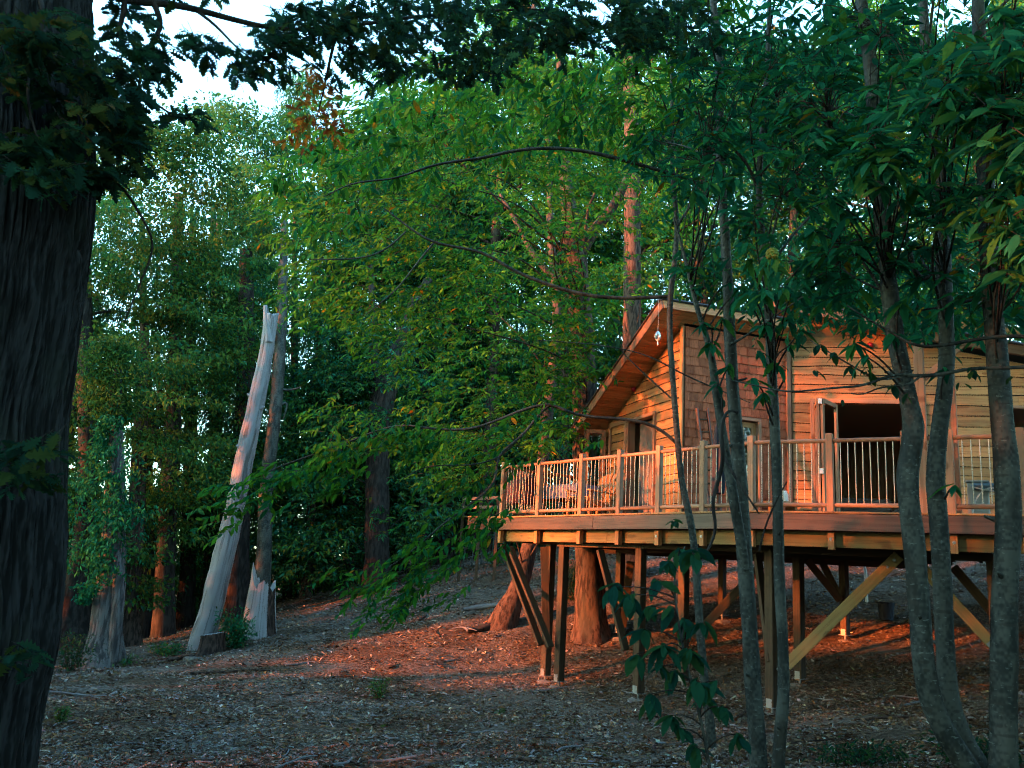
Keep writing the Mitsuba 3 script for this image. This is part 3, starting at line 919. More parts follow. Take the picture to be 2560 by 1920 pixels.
rf = f'{cabin}__left_roof'
c = [RP(UO, TF - .01, .20), RP(UE, TF - .01, .20), RP(UE, TE + .05, .20), RP(UO, TE + .05, .20)]
V = np.array(c + [x - rn * 0.03 for x in c])
Fb = np.array([[0, 1, 2], [0, 2, 3], [4, 6, 5], [4, 7, 6], [0, 4, 5], [0, 5, 1], [1, 5, 6], [1, 6, 2], [2, 6, 7], [2, 7, 3], [3, 7, 4], [3, 4, 0]])
put(rf, (V, Fb), 'roofing')
put(f'{rf}__bargeboard', beam(RP(UO, TF, .075), RP(UO, TE, .075), 0.034, 0.185, up=rn, bev=0.004), 'fir')
put(f'{rf}__barge_capping', beam(RP(UO - .022, TF, .185), RP(UO - .022, TE + .03, .185), 0.05, 0.028, up=rn, bev=0.003), 'stained')
put(f'{rf}__high_fascia', beam(RP(UO + .02, TF, .075), RP(UE, TF, .075), 0.034, 0.185, up=rn, bev=0.004), 'larch')
put(f'{rf}__high_capping', beam(RP(UO, TF - .03, .185), RP(UE, TF - .03, .185), 0.06, 0.03, up=rn, bev=0.003), 'roofing')
put(f'{rf}__eaves_fascia', beam(RP(UO + .02, TE - .01, .09), RP(UE, TE - .01, .09), 0.03, 0.19, up=rn, bev=0.004), 'fir')
nb = 42
for k in range(nb):
    t0, t1 = TF + .03 + (TE - TF - .06) * k / nb, TF + .03 + (TE - TF - .06) * (k + 1) / nb
    tm = (t0 + t1) / 2
    a, b = RP(UO + .02, tm, .012), RP((UE if tm < -0.01 else 0.02), tm, .012)
    put(part(f'{rf}__soffit_board'), beam(a, b, (t1 - t0) * 1.10 - 0.006, 0.018, up=rn), 'larch')

# door wall with the folding doors
LD = 6.2
x_l, x_r = front_px(1757, 870)[0], front_px(1990, 870)[0]
zh3 = front_px(1850, 872)[1]
win = (front_px(2172, 900)[0], front_px(2172, 900)[0] + 1.1, 1.15, zh3 - 0.05)
dw = f'{cabin}__door_wall'
b0 = front_px(1724, 674, 0.50)
b1 = front_px(1990, 725, 0.50)
rslope = (b1[1] - b0[1]) / (b1[0] - b0[0])
HR = lambda x: b0[1] + rslope * (x - b0[0])
wall_with_holes(dw, I0 - N3 * 0.004, E3, N3, [(0.02, 0), (LD, 0), (LD, HR(LD)), (0.02, HR(0.02))], [(x_l, x_r, 0, zh3), win], 'inner_timber')
clad(dw, I0 + E3 * 0.06, E3, N3, LD - 0.06, 3.6, [(x_l - 0.13, x_r + 0.01, -0.2, zh3 + 0.06), (win[0] - 0.12, win[1], win[2] - 0.06, win[3] + 0.06)], clip=lambda x: HR(x + 0.06) - 0.02, pitch=0.195, seed=8)
frame4(f'{cabin}__folding_door', I0, E3, N3, x_l, x_r, 0.03, zh3)
labels[f'{cabin}__folding_door'] = {'label': 'wide folding glazed door standing open on a dark room'}
f0 = I0 + E3 * (x_l + 0.03) + N3 * 0.06
f1 = f0 + N3 * 0.66 - E3 * 0.06
f2 = I0 + E3 * (x_l + 0.42) + N3 * 0.05
for nm, a, b in (('folding_door_leaf', f0, f1), ('folding_door_leaf_001', f1 + E3 * 0.065, f2)):
    door_leaf(f'{cabin}__{nm}', a, b, zh3 - 0.07)
hv = box_uv(0.07, 0.012, 0.10)
for k, z in enumerate((0.08, 1.0, zh3 - 0.16)):
    q = f1 + N3 * 0.02 + E3 * 0.0 + ZV * (z + 0.05)
    put(part(f'{cabin}__folding_door_leaf__hinge'), xf(hv, frame_mat(q, E3, -N3, ZV)), 'white')
frame4(f'{cabin}__porch_window', I0, E3, N3, *win, w=0.06)
put(f'{cabin}__porch_window__pane', (np.array([I0 + E3 * x + ZV * z - N3 * .02 for x, z in ((win[0], win[2]), (win[1], win[2]), (win[1], win[3]), (win[0], win[3]))]), np.array([[0, 1, 2], [0, 2, 3]])), 'glass')

rr = f'{cabin}__right_roof'
rs_ = unit(E3 + ZV * rslope)
rn3 = unit(np.cross(rs_, N3)) * (1 if np.cross(rs_, N3)[2] > 0 else -1)


def RQ(x, off, h=0.0):
    return I0 + E3 * x + ZV * HR(x) + N3 * off + rn3 * h


XL, XR = -0.35, front_px(1995, 726, 0.5)[0]
put(f'{rr}__bargeboard', beam(RQ(XL, .5, .09), RQ(XR, .5, .09), 0.034, 0.19, up=rn3, bev=0.004), 'fir')
c = [RQ(XL, .55, .22), RQ(7.0, .55, .22), RQ(7.0, -5, .22), RQ(XL, -5, .22)]
V = np.array(c + [x - rn3 * 0.03 for x in c])
put(rr, (V, Fb), 'roofing')
for k in range(5):
    o = 0.43 - k * 0.098
    put(part(f'{rr}__soffit_board'), beam(RQ(XL, o, .015), RQ(XR, o, .015), 0.094, 0.018, up=rn3), 'larch')
# the lower porch roof at the right, carried by posts at the deck edge
po = rp[6] + 0.22 * o2
fl, fr = on_line(1978, 701, po, A2)[0], on_line(2245, 741, po, A2)[0]
fr = fl + (fr - fl) * 1.9
bk_ = -o2 * 2.75 + ZV * 0.62
pr_ = f'{cabin}__porch_roof'
pn = unit(np.cross(fr - fl, bk_))
pn = pn if pn[2] > 0 else -pn
cc = [fl, fr, fr + bk_, fl + bk_]
put(pr_, (np.array([q + pn * .16 for q in cc] + [q + pn * .13 for q in cc]), Fb), 'roofing')
put(f'{pr_}__fascia', beam(fl + pn * .085, fr + pn * .085, 0.03, 0.10, up=pn, bev=0.003), 'larch')
for k in range(9):
    q = fl + (fr - fl) * (k + .3) / 9.0
    put(part(f'{pr_}__rafter'), beam(q + bk_ * .015 + pn * .065, q + bk_ * .99 + pn * .065, 0.05, 0.12, up=pn), 'fir')

# tall porch posts standing at the deck edge, and the beam they carry
pb = on_line(2000, 1110, rp[6], A2)[0]
pb = np.array([pb[0], pb[1], ZD])
ptop = ray(2000, 733)[2] * pb[1] / ray(2000, 733)[1]
put(f'{cabin}__porch_post', beam(pb + 0.002 * ZV, [pb[0], pb[1], ptop], 0.125, 0.125, up=o2, bev=0.008), 'fir')
pb2 = on_line(2066, 1110, rp[6], A2)[0] - 0.35 * o2
ptop2 = ray(2066, 770)[2] * pb2[1] / ray(2066, 770)[1]
put(f'{cabin}__porch_post_001', beam([pb2[0], pb2[1], ZD + .002], [pb2[0], pb2[1], ptop2], 0.10, 0.10, up=o2, bev=0.008), 'fir')
ba = np.array([pb[0], pb[1], ptop + 0.06])
sl_ = (fr - fl) / np.linalg.norm((fr - fl)[:2])
put(f'{cabin}__porch_beam', beam(ba - 0.12 * sl_, ba + 3.4 * sl_, 0.09, 0.12, bev=0.005), 'fir')
put(f'{cabin}__porch_brace', beam(ba - ZV * .62 + sl_ * .05, ba + sl_ * .55 - ZV * .04, 0.05, 0.08, bev=0.003), 'fir')

# room behind the openings
def room(key, pts, z0, z1):
    pts = [np.asarray(p) for p in pts]
    n = len(pts)
    V = np.array([[p[0], p[1], z0] for p in pts] + [[p[0], p[1], z1] for p in pts])
    f = [[i, (i + 1) % n, (i + 1) % n + n] for i in range(n - 1)] + [[i, (i + 1) % n + n, i + n] for i in range(n - 1)]
    put(key, (V, np.array(f)), 'inner_timber')
room(f'{cabin}__inner_walls', [I0 + E3 * LD - N3 * .11, I0 + E3 * LD - N3 * 4.2, C0 + E2 * GL + E1 * 4.5, C0 + E2 * GL + E1 * .12], ZD - 0.02, ZD + 2.55)

ceil_ = [I0 + E3 * LD - N3 * .11, I0 + E3 * LD - N3 * 4.2, C0 + E2 * GL + E1 * 4.5, C0 + E2 * GL + E1 * .11, C0 + E1 * .11 - N1 * .11, I0 - N1 * .11 - E1 * .02, I0 - N3 * .11 + E3 * .06]
cm_ = trimesh.creation.extrude_polygon(__import__('shapely').Polygon([q[:2] for q in ceil_]), 0.02)
cm_.apply_translation([0, 0, ZD + 2.54])
put(f'{cabin}__inner_ceiling', (np.array(cm_.vertices), np.array(cm_.faces)), 'inner_timber')

# ------------------------------------------------------------------ things on the deck
def rod3(a, b, r, sides=8):
    return tube([a, b], [r, r], sides, 5.0)


# ladder against the shingled wall
ladder = thing('wooden_ladder', 'narrow wooden ladder leaning on the shingled wall near the cabin corner', 'ladder')
lt = [C0 + E1 * shingle_px(x, 884)[0] + N1 * 0.12 + ZV * shingle_px(x, 884)[1] for x in (1498, 1520)]
lb = [np.array([q[0], q[1], ZD]) + N1 * 0.55 - E1 * 0.02 for q in lt]
for a, b in zip(lb, lt):
    put(part(f'{ladder}__rail'), beam(a, b, 0.035, 0.06, up=N1, bev=0.004), 'stained')
for k in range(8):
    s = 0.09 + 0.115 * k
    a, b = lb[0] + (lt[0] - lb[0]) * s, lb[1] + (lt[1] - lb[1]) * s
    put(part(f'{ladder}__rung'), rod3(a, b, 0.014), 'brown_post', smooth=True)

# furled parasol beside it
par = thing('furled_parasol', 'dark furled parasol standing by the ladder behind the railing', 'parasol')
pp = C0 + E1 * (shingle_px(1512, 1000)[0] + 0.02) + N1 * 0.60
pr = [(0.0, 1.95), (.018, 1.93), (.03, 1.85), (.07, 1.6), (.10, 1.1), (.115, .62), (.10, .50), (.03, .48), (0, .48)]
cm = lathe(pr, 40)
th = np.arctan2(cm[0][:, 1], cm[0][:, 0])
cm = (cm[0] * np.stack([1 + .16 * np.sin(th * 8), 1 + .16 * np.sin(th * 8), 1 + 0 * th], 1) + pp, cm[1])
put(f'{par}__canopy', cm, 'navy', smooth=40)
put(f'{par}__pole', rod3(pp + ZV * .05, pp + ZV * 2.0, .016), 'brown_post', smooth=True)
put(f'{par}__base', (lambda m: (m[0] + pp, m[1]))(lathe([(0, .06), (.03, .06), (.19, .05), (.20, 0), (0, 0)], 24)), 'black', smooth=40)

# covered kettle barbecue
bp = at(1124, 1060, 18.35)
bp = np.array([bp[0] + .02, bp[1], ZD])
bbq = thing('covered_barbecue', 'kettle barbecue under a maroon cover at the far end of the deck', 'barbecue')
pr = [(0, 1.02), (.12, 1.01), (.22, .96), (.28, .86), (.30, .74), (.31, .60), (.29, .44), (.275, .33)]
cm = lathe(pr, 48)
th = np.arctan2(cm[0][:, 1], cm[0][:, 0])
w = np.clip((0.9 - cm[0][:, 2]) / 0.5, 0, 1)
k = 1 + 0.10 * w * np.sin(th * 9 + 2 * np.sin(th * 2)) + 0.05 * w * np.sin(th * 17)
put(f'{bbq}__cover', (cm[0] * np.stack([k, k, 1 + 0.03 * np.sin(th * 5) * w], 1) + bp, cm[1]), 'maroon_cloth', smooth=True)
for k in range(3):
    a = 2.1 * k + .5
    put(part(f'{bbq}__leg'), rod3(bp + [.24 * math.cos(a), .24 * math.sin(a), 0.0], bp + [.16 * math.cos(a), .16 * math.sin(a), .5], .013), 'galvanised', smooth=True)
put(f'{bbq}__shelf', (lambda m: (m[0] + bp, m[1]))(lathe([(0, .20), (.17, .20), (.17, .185), (0, .185)], 20)), 'galvanised')

# table with a cloth
tp = at(1213, 1060, 18.0)
tp = np.array([tp[0], tp[1], ZD]) + 0.25 * side_out
tab = thing('cloth_covered_table', 'table under a blue-grey cloth behind the railing near the barbecue', 'table')
ax_, ay_ = azv(A1), -o1
nx, ny = 46, 30
hx, hy, dr_ = 0.62, 0.36, 0.30
gu, gv = np.meshgrid(np.linspace(-hx - dr_, hx + dr_, nx), np.linspace(-hy - dr_, hy + dr_, ny), indexing='ij')
ex, ey = np.clip(np.abs(gu) - hx, 0, None), np.clip(np.abs(gv) - hy, 0, None)
drop = np.hypot(ex, ey)
wav = 0.035 * np.sin(gu * 19 + gv * 13) * np.clip(drop / .2, 0, 1)
qu, qv = np.sign(gu) * (np.minimum(np.abs(gu), hx) + 0.10 * ex + (ex > 0) * (.012 + wav)), np.sign(gv) * (np.minimum(np.abs(gv), hy) + 0.10 * ey + (ey > 0) * (.012 + wav))
P = tp + qu[..., None] * ax_ + qv[..., None] * ay_ + (0.745 - drop * 0.98)[..., None] * ZV
i, j = np.meshgrid(np.arange(nx - 1), np.arange(ny - 1), indexing='ij')
q = np.stack([i * ny + j, (i + 1) * ny + j, (i + 1) * ny + j + 1, i * ny + j + 1], -1).reshape(-1, 4)
put(f'{tab}__cloth', (P.reshape(-1, 3), q), 'blue_cloth', smooth=True)
put(f'{tab}__top', beam(tp - ax_ * .60 + ZV * .72, tp + ax_ * .60 + ZV * .72, .70, .03, bev=.004), 'larch')
for sx in (-1, 1):
    for sy in (-1, 1):
        q = tp + sx * .53 * ax_ + sy * .29 * ay_
        put(part(f'{tab}__leg'), beam(q + .002 * ZV, q + ZV * .70, .055, .055, up=ax_, bev=.004), 'larch')

# reclining wooden chair, its back towards the cabin
cp = at(1268, 1080, 17.3)
cp = np.array([cp[0], cp[1], ZD]) + 0.20 * side_out
ch = thing('wooden_deck_chair', 'slatted wooden reclining chair facing left behind the railing', 'chair')
fx, fy = -E1 * 0.9 + N1 * 0.42, None
fx = unit(fx)
fy = np.array([-fx[1], fx[0], 0])
for s in (-1, 1):
    y = s * .27 * fy
    put(part(f'{ch}__side_rail'), beam(cp + y + fx * .52 + ZV * .40, cp + y - fx * .14 + ZV * .27, .032, .075, bev=.004), 'larch')
    put(part(f'{ch}__leg'), beam(cp + y * 1.07 + fx * .45 + .002 * ZV, cp + y * 1.07 + fx * .45 + ZV * .56, .034, .07, up=fx, bev=.004), 'larch')
    put(part(f'{ch}__leg'), beam(cp + y * 1.07 - fx * .20 + .002 * ZV, cp + y * 1.07 - fx * .10 + ZV * .54, .034, .07, up=fx, bev=.004), 'larch')
    put(part(f'{ch}__armrest'), beam(cp + y * 1.10 + fx * .52 + ZV * .575, cp + y * 1.10 - fx * .28 + ZV * .555, .10, .024, bev=.004), 'larch')
for k in range(6):
    q = cp + fx * (.48 - .11 * k) + ZV * (.44 - .0215 * k)
    put(part(f'{ch}__seat_slat'), beam(q - fy * .27, q + fy * .27, .085, .02, bev=.003), 'larch')
for k in range(5):
    y = fy * (-.22 + .11 * k)
    put(part(f'{ch}__back_slat'), beam(cp + y - fx * .10 + ZV * .27, cp + y - fx * .52 + ZV * (1.02 - .03 * abs(k - 2)), .092, .02, up=fx, bev=.003), 'larch')

# bench with lantern by the shingled wall, and a crate
be = thing('wooden_bench', 'low wooden bench along the shingled wall', 'bench')
bx0, bx1 = shingle_px(1640, 1070)[0], WS - 0.12
q0, q1 = C0 + E1 * bx0 + N1 * .32, C0 + E1 * bx1 + N1 * .32
for k in range(3):
    o = N1 * (.13 * (k - 1))
    put(part(f'{be}__seat_plank'), beam(q0 + o + ZV * .46, q1 + o + ZV * .46, .12, .035, bev=.004), 'larch')
for q in (q0 + E1 * .1, q1 - E1 * .1):
    put(part(f'{be}__leg'), beam(q + .002 * ZV, q + ZV * .44, .30, .05, up=E1, bev=.004), 'larch')
la = thing('white_lantern', 'small white lantern jar on the bench beside the wall corner', 'lantern')
lp = on_line(1696, 1070, q0, math.degrees(math.atan2(E1[0], E1[1])))[0]
lp = np.array([lp[0], lp[1], ZD + .478])
put(f'{la}__jar', (lambda m: (m[0] + lp, m[1]))(lathe([(0, 0), (.055, 0), (.062, .02), (.062, .14), (.05, .165), (.04, .17), (0, .17)], 20)), 'white', smooth=40)
put(f'{la}__lid', (lambda m: (m[0] + lp, m[1]))(lathe([(0, .215), (.03, .212), (.044, .195), (.044, .172), (0, .172)], 20)), 'white', smooth=40)
bo = thing('wooden_stool', 'square wooden stool with white items on its shelf, behind the pole trees', 'stool')
sp = C0 + E1 * shingle_px(1565, 1070)[0] + N1 * .45
for k in range(3):
    put(part(f'{bo}__top_slat'), beam(sp + N1 * (.11 * (k - 1)) - E1 * .17 + ZV * .47, sp + N1 * (.11 * (k - 1)) + E1 * .17 + ZV * .47, .10, .025, bev=.003), 'fir')
for sx in (-1, 1):
    for sy in (-1, 1):
        q = sp + sx * .14 * E1 + sy * .13 * N1
        put(part(f'{bo}__leg'), beam(q + .002 * ZV, q + ZV * .455, .04, .04, up=E1, bev=.003), 'fir')
put(f'{bo}__shelf', beam(sp - E1 * .12 + ZV * .15, sp + E1 * .12 + ZV * .15, .22, .02), 'fir')

# glass pendant under the eaves
pe = thing('hanging_glass_pendant', 'clear glass drop ornament hanging under the left eaves', 'ornament')
pq = at(1421, 728, 15.05)
pq = np.array([pq[0], pq[1], pq[2]])
g = (lambda m: (m[0] + pq, m[1]))
put(f'{pe}__glass_bulb', g(lathe([(0, .10), (.02, .098), (.035, .07), (.05, .03), (.052, 0), (.042, -.035), (.02, -.055), (0, -.06)], 24)), 'clear_glass', smooth=True)
put(f'{pe}__wire_frame', join([tube([pq + [.055 * math.cos(a), .055 * math.sin(a), 0] + [0, 0, .0], pq + [.04 * math.cos(a), .04 * math.sin(a), .075], pq + [0, 0, .115]], [.003] * 3, 4, .03)[:2] for a in (0, 1.57, 3.14, 4.71)] + [tube([pq + [.055 * math.cos(a), .055 * math.sin(a), 0], pq + [.03 * math.cos(a), .03 * math.sin(a), -.06], pq + [0, 0, -.085]], [.003] * 3, 4, .03)[:2] for a in (0, 1.57, 3.14, 4.71)]), 'white')
put(f'{pe}__drop', g(lathe([(0, -.085), (.008, -.10), (.014, -.135), (.008, -.155), (0, -.16)], 12)), 'white', smooth=True)
tu = (pq - C0) @ E2
put(f'{pe}__cord', rod3(pq + [0, 0, .11], np.array([pq[0], pq[1], ZD + roof_u(tu) - .02]), .002, 5), 'white')

# red alarm sounders on the walls
def sounder(label, p, out, r):
    s = thing('red_alarm_sounder', label, 'alarm', None)
    x = unit(np.cross([0, 0, 1.0], out))
    m = frame_mat(p, x, np.cross(out, x), out)
    put(f'{s}__base', xf(lathe([(0, .02), (r, .02), (r, 0), (0, 0)], 20), m), 'red_plastic', smooth=40)
    put(f'{s}__dome', xf(lathe([(0, .075), (r * .5, .07), (r * .82, .05), (r * .86, .021), (0, .021)], 20), m), 'red_plastic', smooth=40)
t, z = gable_px(1374, 841)
sounder('red alarm sounder high on the gable wall under the eaves', C0 + E2 * t + ZV * z + N2 * .034, N2, .055)
x, z = front_px(1879, 747)
sounder('round red alarm sounder on the boards above the folding door', I0 + E3 * x + ZV * z + N3 * .034, N3, .058)

# metal garden chair with a blue pad on the porch
gp = on_line(2150, 1110, rp[6] - 0.75 * o2, A2)[0]
gp = np.array([gp[0], gp[1], ZD])
gc = thing('metal_garden_chair', 'white wire garden chair with a blue-grey pad on the porch at far right', 'chair')
ux, uy = azv(A2), -o2
for s in (-1, 1):
    y = uy * s * .23
    put(part(f'{gc}__leg_hoop'), tube([gp + y - ux * .26 + ZV * .0, gp + y - ux * .20 + ZV * .26, gp + y - ux * .03 + ZV * .40, gp + y + ux * .16 + ZV * .26, gp + y + ux * .24 + ZV * .0], [.008] * 5, 6, .05), 'white', smooth=True)
    put(part(f'{gc}__back_rail'), tube([gp + y - ux * .25 + ZV * .41, gp + y + ux * .2 + ZV * .39, gp + y + ux * .38 + ZV * .62, gp + y + ux * .5 + ZV * .86], [.008] * 4, 6, .05), 'white', smooth=True)
put(f'{gc}__seat_pad', beam(gp - ux * .26 + ZV * .43, gp + ux * .2 + ZV * .43, .46, .07, bev=.028), 'pad_blue')
put(f'{gc}__back_pad', beam(gp + ux * .22 + ZV * .45, gp + ux * .50 + ZV * .86, .44, .07, up=-ux, bev=.028), 'pad_blue')
pt_ = thing('grey_planter_box', 'grey square box standing beside the garden chair on the porch', 'box')
gq = on_line(2116, 1110, rp[6] - 0.9 * o2, A2)[0]
gq = np.array([gq[0], gq[1], ZD])
put(f'{pt_}__body', beam(gq + .002 * ZV, gq + ZV * .50, .26, .26, up=o2, bev=.012), 'galvanised')
put(f'{pt_}__rim', beam(gq + ZV * .502, gq + ZV * .53, .29, .29, up=o2, bev=.008), 'galvanised')

# sofa in the dark room
so = thing('dark_sofa', 'dark sofa in the shadowed room behind the folding door', 'sofa')
sq = I0 + E3 * (x_l + 1.0) - N3 * 1.5
put(f'{so}__seat', beam(sq - E3 * .8 + ZV * .22, sq + E3 * .8 + ZV * .22, .8, .40, bev=.05), 'curtain_cloth')
put(f'{so}__back', beam(sq - E3 * .8 - N3 * .42 + ZV * .42, sq + E3 * .8 - N3 * .42 + ZV * .42, .2, .8, bev=.05), 'curtain_cloth')
for s in (-1, 1):
    put(part(f'{so}__arm'), beam(sq + s * .9 * E3 - N3 * .45 + ZV * .31, sq + s * .9 * E3 + N3 * .4 + ZV * .31, .18, .60, bev=.05), 'curtain_cloth')

# ------------------------------------------------------------------ trees: helpers
SHOW = 300


def px_r(w, d):
    return w * S / 2 / F_PX * d


def pxpts(pts, d):
    """[(x, y[, distance])] on the picture plane to points."""
    return np.array([at(q[0], q[1], q[2] if len(q) > 2 else d) for q in pts])


def to_px(P):
    P = np.asarray(P)
    z = P @ FWD
    return np.stack([1280 + F_PX * (P @ RIGHT) / z, 960 - F_PX * (P @ UP) / z], -1) / S, z


def down_to_ground(P, extra=0.25):
    """Carries a trunk's lower end into the soil."""
    P = np.array(P)
    g = gz(P[0][0], P[0][1])
    if P[0][2] > g - extra + 0.02:
        q = P[0] + (P[0] - P[1]) / max(1e-6, (P[1] - P[0])[2]) * 0.35 * (P[0][2] - g + extra)
        P = np.vstack([[q[0], q[1], g - extra], P])
    return P


def trunk(key, P, R, mat, sides=12, step=0.12, rough=0.10, freq=1.6, seed=0, flare=0.0, lower=True):
    R = list(R)
    if lower:
        n0 = len(P)
        P = down_to_ground(P)
        if len(P) > n0:
            R = [R[0] * 1.12] + R
    if flare:
        R[0] *= 1 + flare
        R[1] *= 1 + flare * 0.4
    m = tube(P, R, sides, step, rough, freq, seed)
    put(key, m, mat, smooth=True)
    return P


def crown_mesh(key, leaves, twigs, mat='leaf', kind=None):
    """leaves: list of (templates, pos, rot, size, colour)."""
    rg = np.random.default_rng(len(key))
    parts = [scatter(t, p, r, s, c, rg) for t, p, r, s, c in leaves]
    n, V, Fc, C = 0, [], [], []
    for v, f, c in parts:
        V.append(v), Fc.append(f + n), C.append(c)
        n += len(v)
    put(key, (np.vstack(V), np.vstack(Fc)), mat, color=np.vstack(C))
    labels[key] = {'kind': 'stuff', 'label': 'foliage'} if kind else labels.get(key, {})
    if not labels[key]:
        del labels[key]
    if twigs:
        put(key.rsplit('__', 1)[0] + '__twigs', join(twigs), 'bark_dark')
        labels[key.rsplit('__', 1)[0] + '__twigs'] = {'kind': 'stuff', 'label': 'thin twigs'}


LEAF_SETS = {}


def leaf_dicts(name, templates, cols):
    if name not in LEAF_SETS:
        LEAF_SETS[name] = [mikit.ply(t, 'leaf', False, color=np.tile(c, (len(t[0]), 1))) for t in templates for c in cols]
    return LEAF_SETS[name]


def whorls(rng, centres, size, n=6, down=0.55, lean=None):
    """Leaves standing round the end of a twig and hanging outwards."""
    m = len(centres)
    a = rng.uniform(0, 6.28, (m, 1)) + np.arange(n) * (6.283 / n) + rng.normal(0, .3, (m, n))
    axis = np.stack([np.cos(a), np.sin(a), -down * rng.uniform(.3, 2.0, (m, n))], -1)
    nor = np.stack([0.5 * np.cos(a), 0.5 * np.sin(a), 0 * a + 1.0], -1) + rng.normal(0, .25, (m, n, 3))
    pos = np.repeat(centres[:, None], n, 1) + 0.012 * rng.standard_normal((m, n, 3))
    keep = rng.random(m * n) < .8
    return pos.reshape(-1, 3)[keep], rots(axis.reshape(-1, 3), nor.reshape(-1, 3))[keep], (size * rng.uniform(.5, 1.2, (m, n))).reshape(-1)[keep]


def region(rng, regs):
    """Points spread through blobs given as (x, y, rx, ry, d0, d1, n)."""
    out = []
    for x, y, rx, ry, d0, d1, n in regs:
        for _ in range(n):
            a, q = rng.uniform(0, 6.28), math.sqrt(rng.random())
            out.append(at(x + rx * q * math.cos(a), y + ry * q * math.sin(a), rng.uniform(d0, d1)))
    return np.array(out)


def leaf_parts(key, leaves, count, dic):
    """Of the leaves (pos, rot, size), the ones that show largest become parts of their own; returns the rest's mask."""
    pos, rot, sz = leaves
    q, z = to_px(pos)
    show = sz / z * ((q[:, 0] > -20) & (q[:, 0] < 2232) & (q[:, 1] > -20) & (q[:, 1] < 1679) & (z > 0))
    big = np.argsort(-show)[:count]
    big = big[show[big] > 0]
    for i in big:
        m = np.eye(4)
        m[:3, :3] = rot[i] * sz[i]
        m[:3, 3] = pos[i]
        place(dic[int(i * 7919) % len(dic)], part(f'{key}__leaf'), m)
    rest = np.ones(len(pos), bool)
    rest[big] = False
    return rest


LINES = {}


def back_crown(key, regs, cols, templates, size, per, rng, L=.5, dens=1.5):
    C = region(rng, [(*q[:6], int(q[6] * dens)) for q in regs])
    out = C - LINES[key][np.argmin(np.linalg.norm(LINES[key][None] - C[:, None], axis=2), axis=1)]
    out[:, 2] *= .4
    out /= np.linalg.norm(out, axis=1, keepdims=True) + 1e-9
    pos, rot, sz, tw = sprays(rng, C, out, L, per, size, .45)
    crown_mesh(part(f'{key}__back_crown'), [(templates, pos, rot, sz, palette(rng, len(pos), *cols))], None, kind='stuff')
    tk = part(f'{key}__back_twigs')
    put(tk, tw, 'bark_dark')
    labels[tk] = {'kind': 'stuff', 'label': 'thin twigs'}


